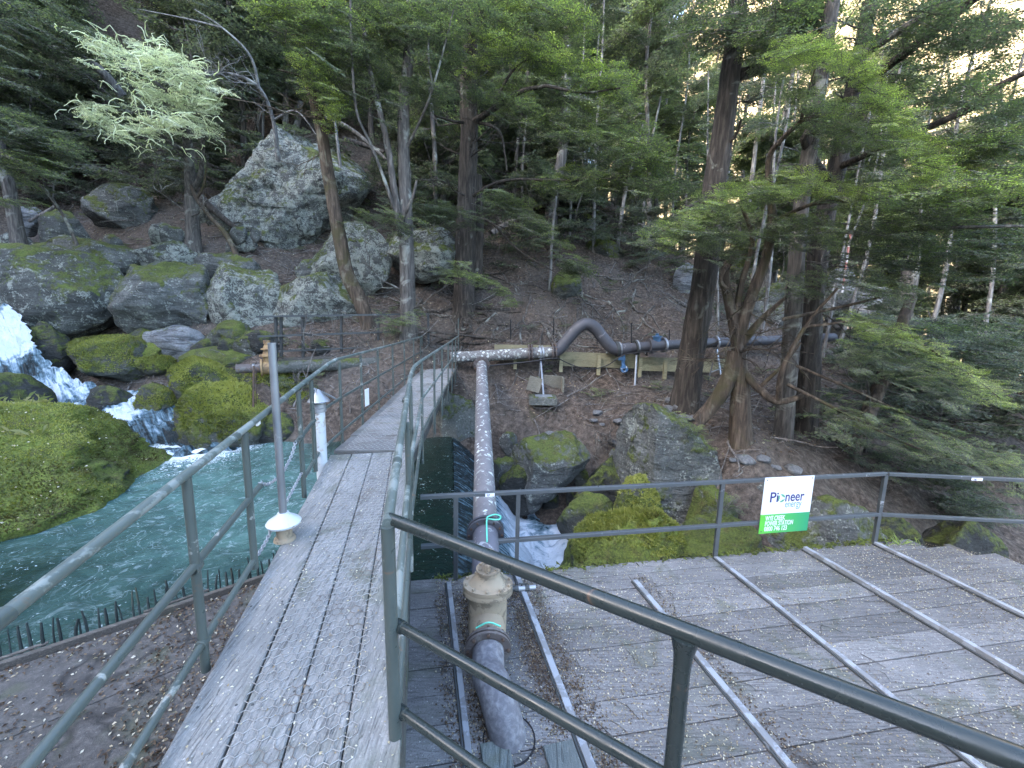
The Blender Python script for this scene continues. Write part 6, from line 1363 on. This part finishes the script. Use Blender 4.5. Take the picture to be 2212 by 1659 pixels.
# moss cushions growing on the nearest boulders
leaf_mat('grass_dry', (0, (.08, .11, .03)), (.6, (.22, .24, .08)), (1, (.42, .38, .22)))
leaf_mat('moss_blade', (0, (.070, .060, .022)), (.2, (.11, .118, .028)), (.5, (.205, .22, .048)), (1, (.34, .35, .10)))
def mossy(V, Fc, ob, n, h0, h1, nzmin, leafn=0, leaflab=None, seed=0, zmin=-9.):
    A = V[Fc]; nn_ = np.cross(A[:, 1]-A[:, 0], A[:, 2]-A[:, 0]); ar = np.linalg.norm(nn_, axis=1)+1e-12; nn_ /= ar[:, None]; C_ = A.mean(1)
    pr = ar*np.clip((nn_[:, 2]+.35*fbm(C_*1.6+seed, 3, 81)-nzmin)*3, 0, 1)*np.clip((fbm(C_*.75+seed, 3, 83)+.62)*4, .03, 1)*(C_[:, 2] > zmin); i = rng.choice(len(Fc), n, p=pr/pr.sum()); bc = rng.dirichlet((1, 1, 1), n); P = (A[i]*bc[:, :, None]).sum(1); N_ = nn_[i]
    d = N_+rng.normal(size=(n, 3))*.6; d /= np.linalg.norm(d, axis=1)[:, None]; sd = np.cross(d, rng.normal(size=(n, 3))); sd /= np.linalg.norm(sd, axis=1)[:, None]
    hh = rng.uniform(h0, h1, n)[:, None]*(1+.9*np.clip(vnoise(P*1.3, 77), 0, 1))[:, None]
    V3 = np.stack([P-sd*hh*.22, P+sd*hh*.22, P+d*hh], 1); tn = np.clip(.5+.75*fbm(P*.8, 4, 71)+rng.normal(size=n)*.1, 0, 1)
    mt = MB().add(V3.reshape(-1, 3), np.arange(n*3).reshape(-1, 3), 0, tint=np.repeat(tn, 3)).build("moss", 'moss_blade', ob, False); mt["kind"] = "stuff"
    if leafn:
        w = pr*(nn_[:, 2] > .25); i = rng.choice(len(Fc), leafn, p=w/w.sum()); bc = rng.dirichlet((1, 1, 1), leafn); P = (A[i]*bc[:, :, None]).sum(1)
        flakes("leaf_flecks", P, nn_[i], .032, rng.choice([.75, .85, .95], leafn), 'litter', leaflab, .4, lift=.03)
gb = MB()
for k in range(22):
    th_, rr_ = rng.uniform(0, 6.28), rng.uniform(0, .8); c0 = np.array([-9.6+3*rr_*math.cos(th_), 6.1+2.2*rr_*math.sin(th_)]); j = np.argmin(np.hypot(BIGV[:, 0]-c0[0], BIGV[:, 1]-c0[1])-BIGV[:, 2]*.4); b0_ = BIGV[j]
    for q in range(rng.integers(8, 26)):
        d = np.array([rng.normal()*.55, rng.normal()*.55, 1.]); d /= np.linalg.norm(d); L = rng.uniform(.08, .32); sd = np.cross(d, rng.normal(size=3)); sd /= np.linalg.norm(sd); pp = b0_+rng.normal(size=3)*[.06, .06, 0]
        gb.add([pp-sd*.004, pp+sd*.004, pp+d*L*.6+sd*.004, pp+d*L+[d[0]*.1, d[1]*.1, -.06]], [[0, 1, 2, 3]], 0, tint=np.full(4, rng.uniform(.35, .95)))
gb.build("grass", 'grass_dry', big, False)["kind"] = "stuff"
mossy(BIGV, ico(6)[1], big, 46000, .02, .055, -.25, 700, "yellowed leaves fallen on the very large mossy boulder", 0, PZ+.07)
for key_, n_, nzm in (("bright mossy boulder in the creek", 9000, .42), ("big mossy boulder at the lip", 12000, .1), ("round moss-covered boulder", 9000, .1), ("smaller mossy boulder behind", 6000, .1), ("low bright mossy rock", 5000, .2), ("bright green cushion", 3000, .0), ("dark mossy rock splitting", 4000, .15), ("mossy block carrying", 7000, .2)):
    for o_ in list(bpy.data.objects):
        if o_.get("label", "").startswith(key_):
            Vv_ = np.array([v.co[:] for v in o_.data.vertices])+WORLD[o_.name]; Ff_ = np.array([p.vertices[:] for p in o_.data.polygons]); mossy(Vv_, Ff_, o_, n_, .02, .06, nzm, 0, None, len(key_))
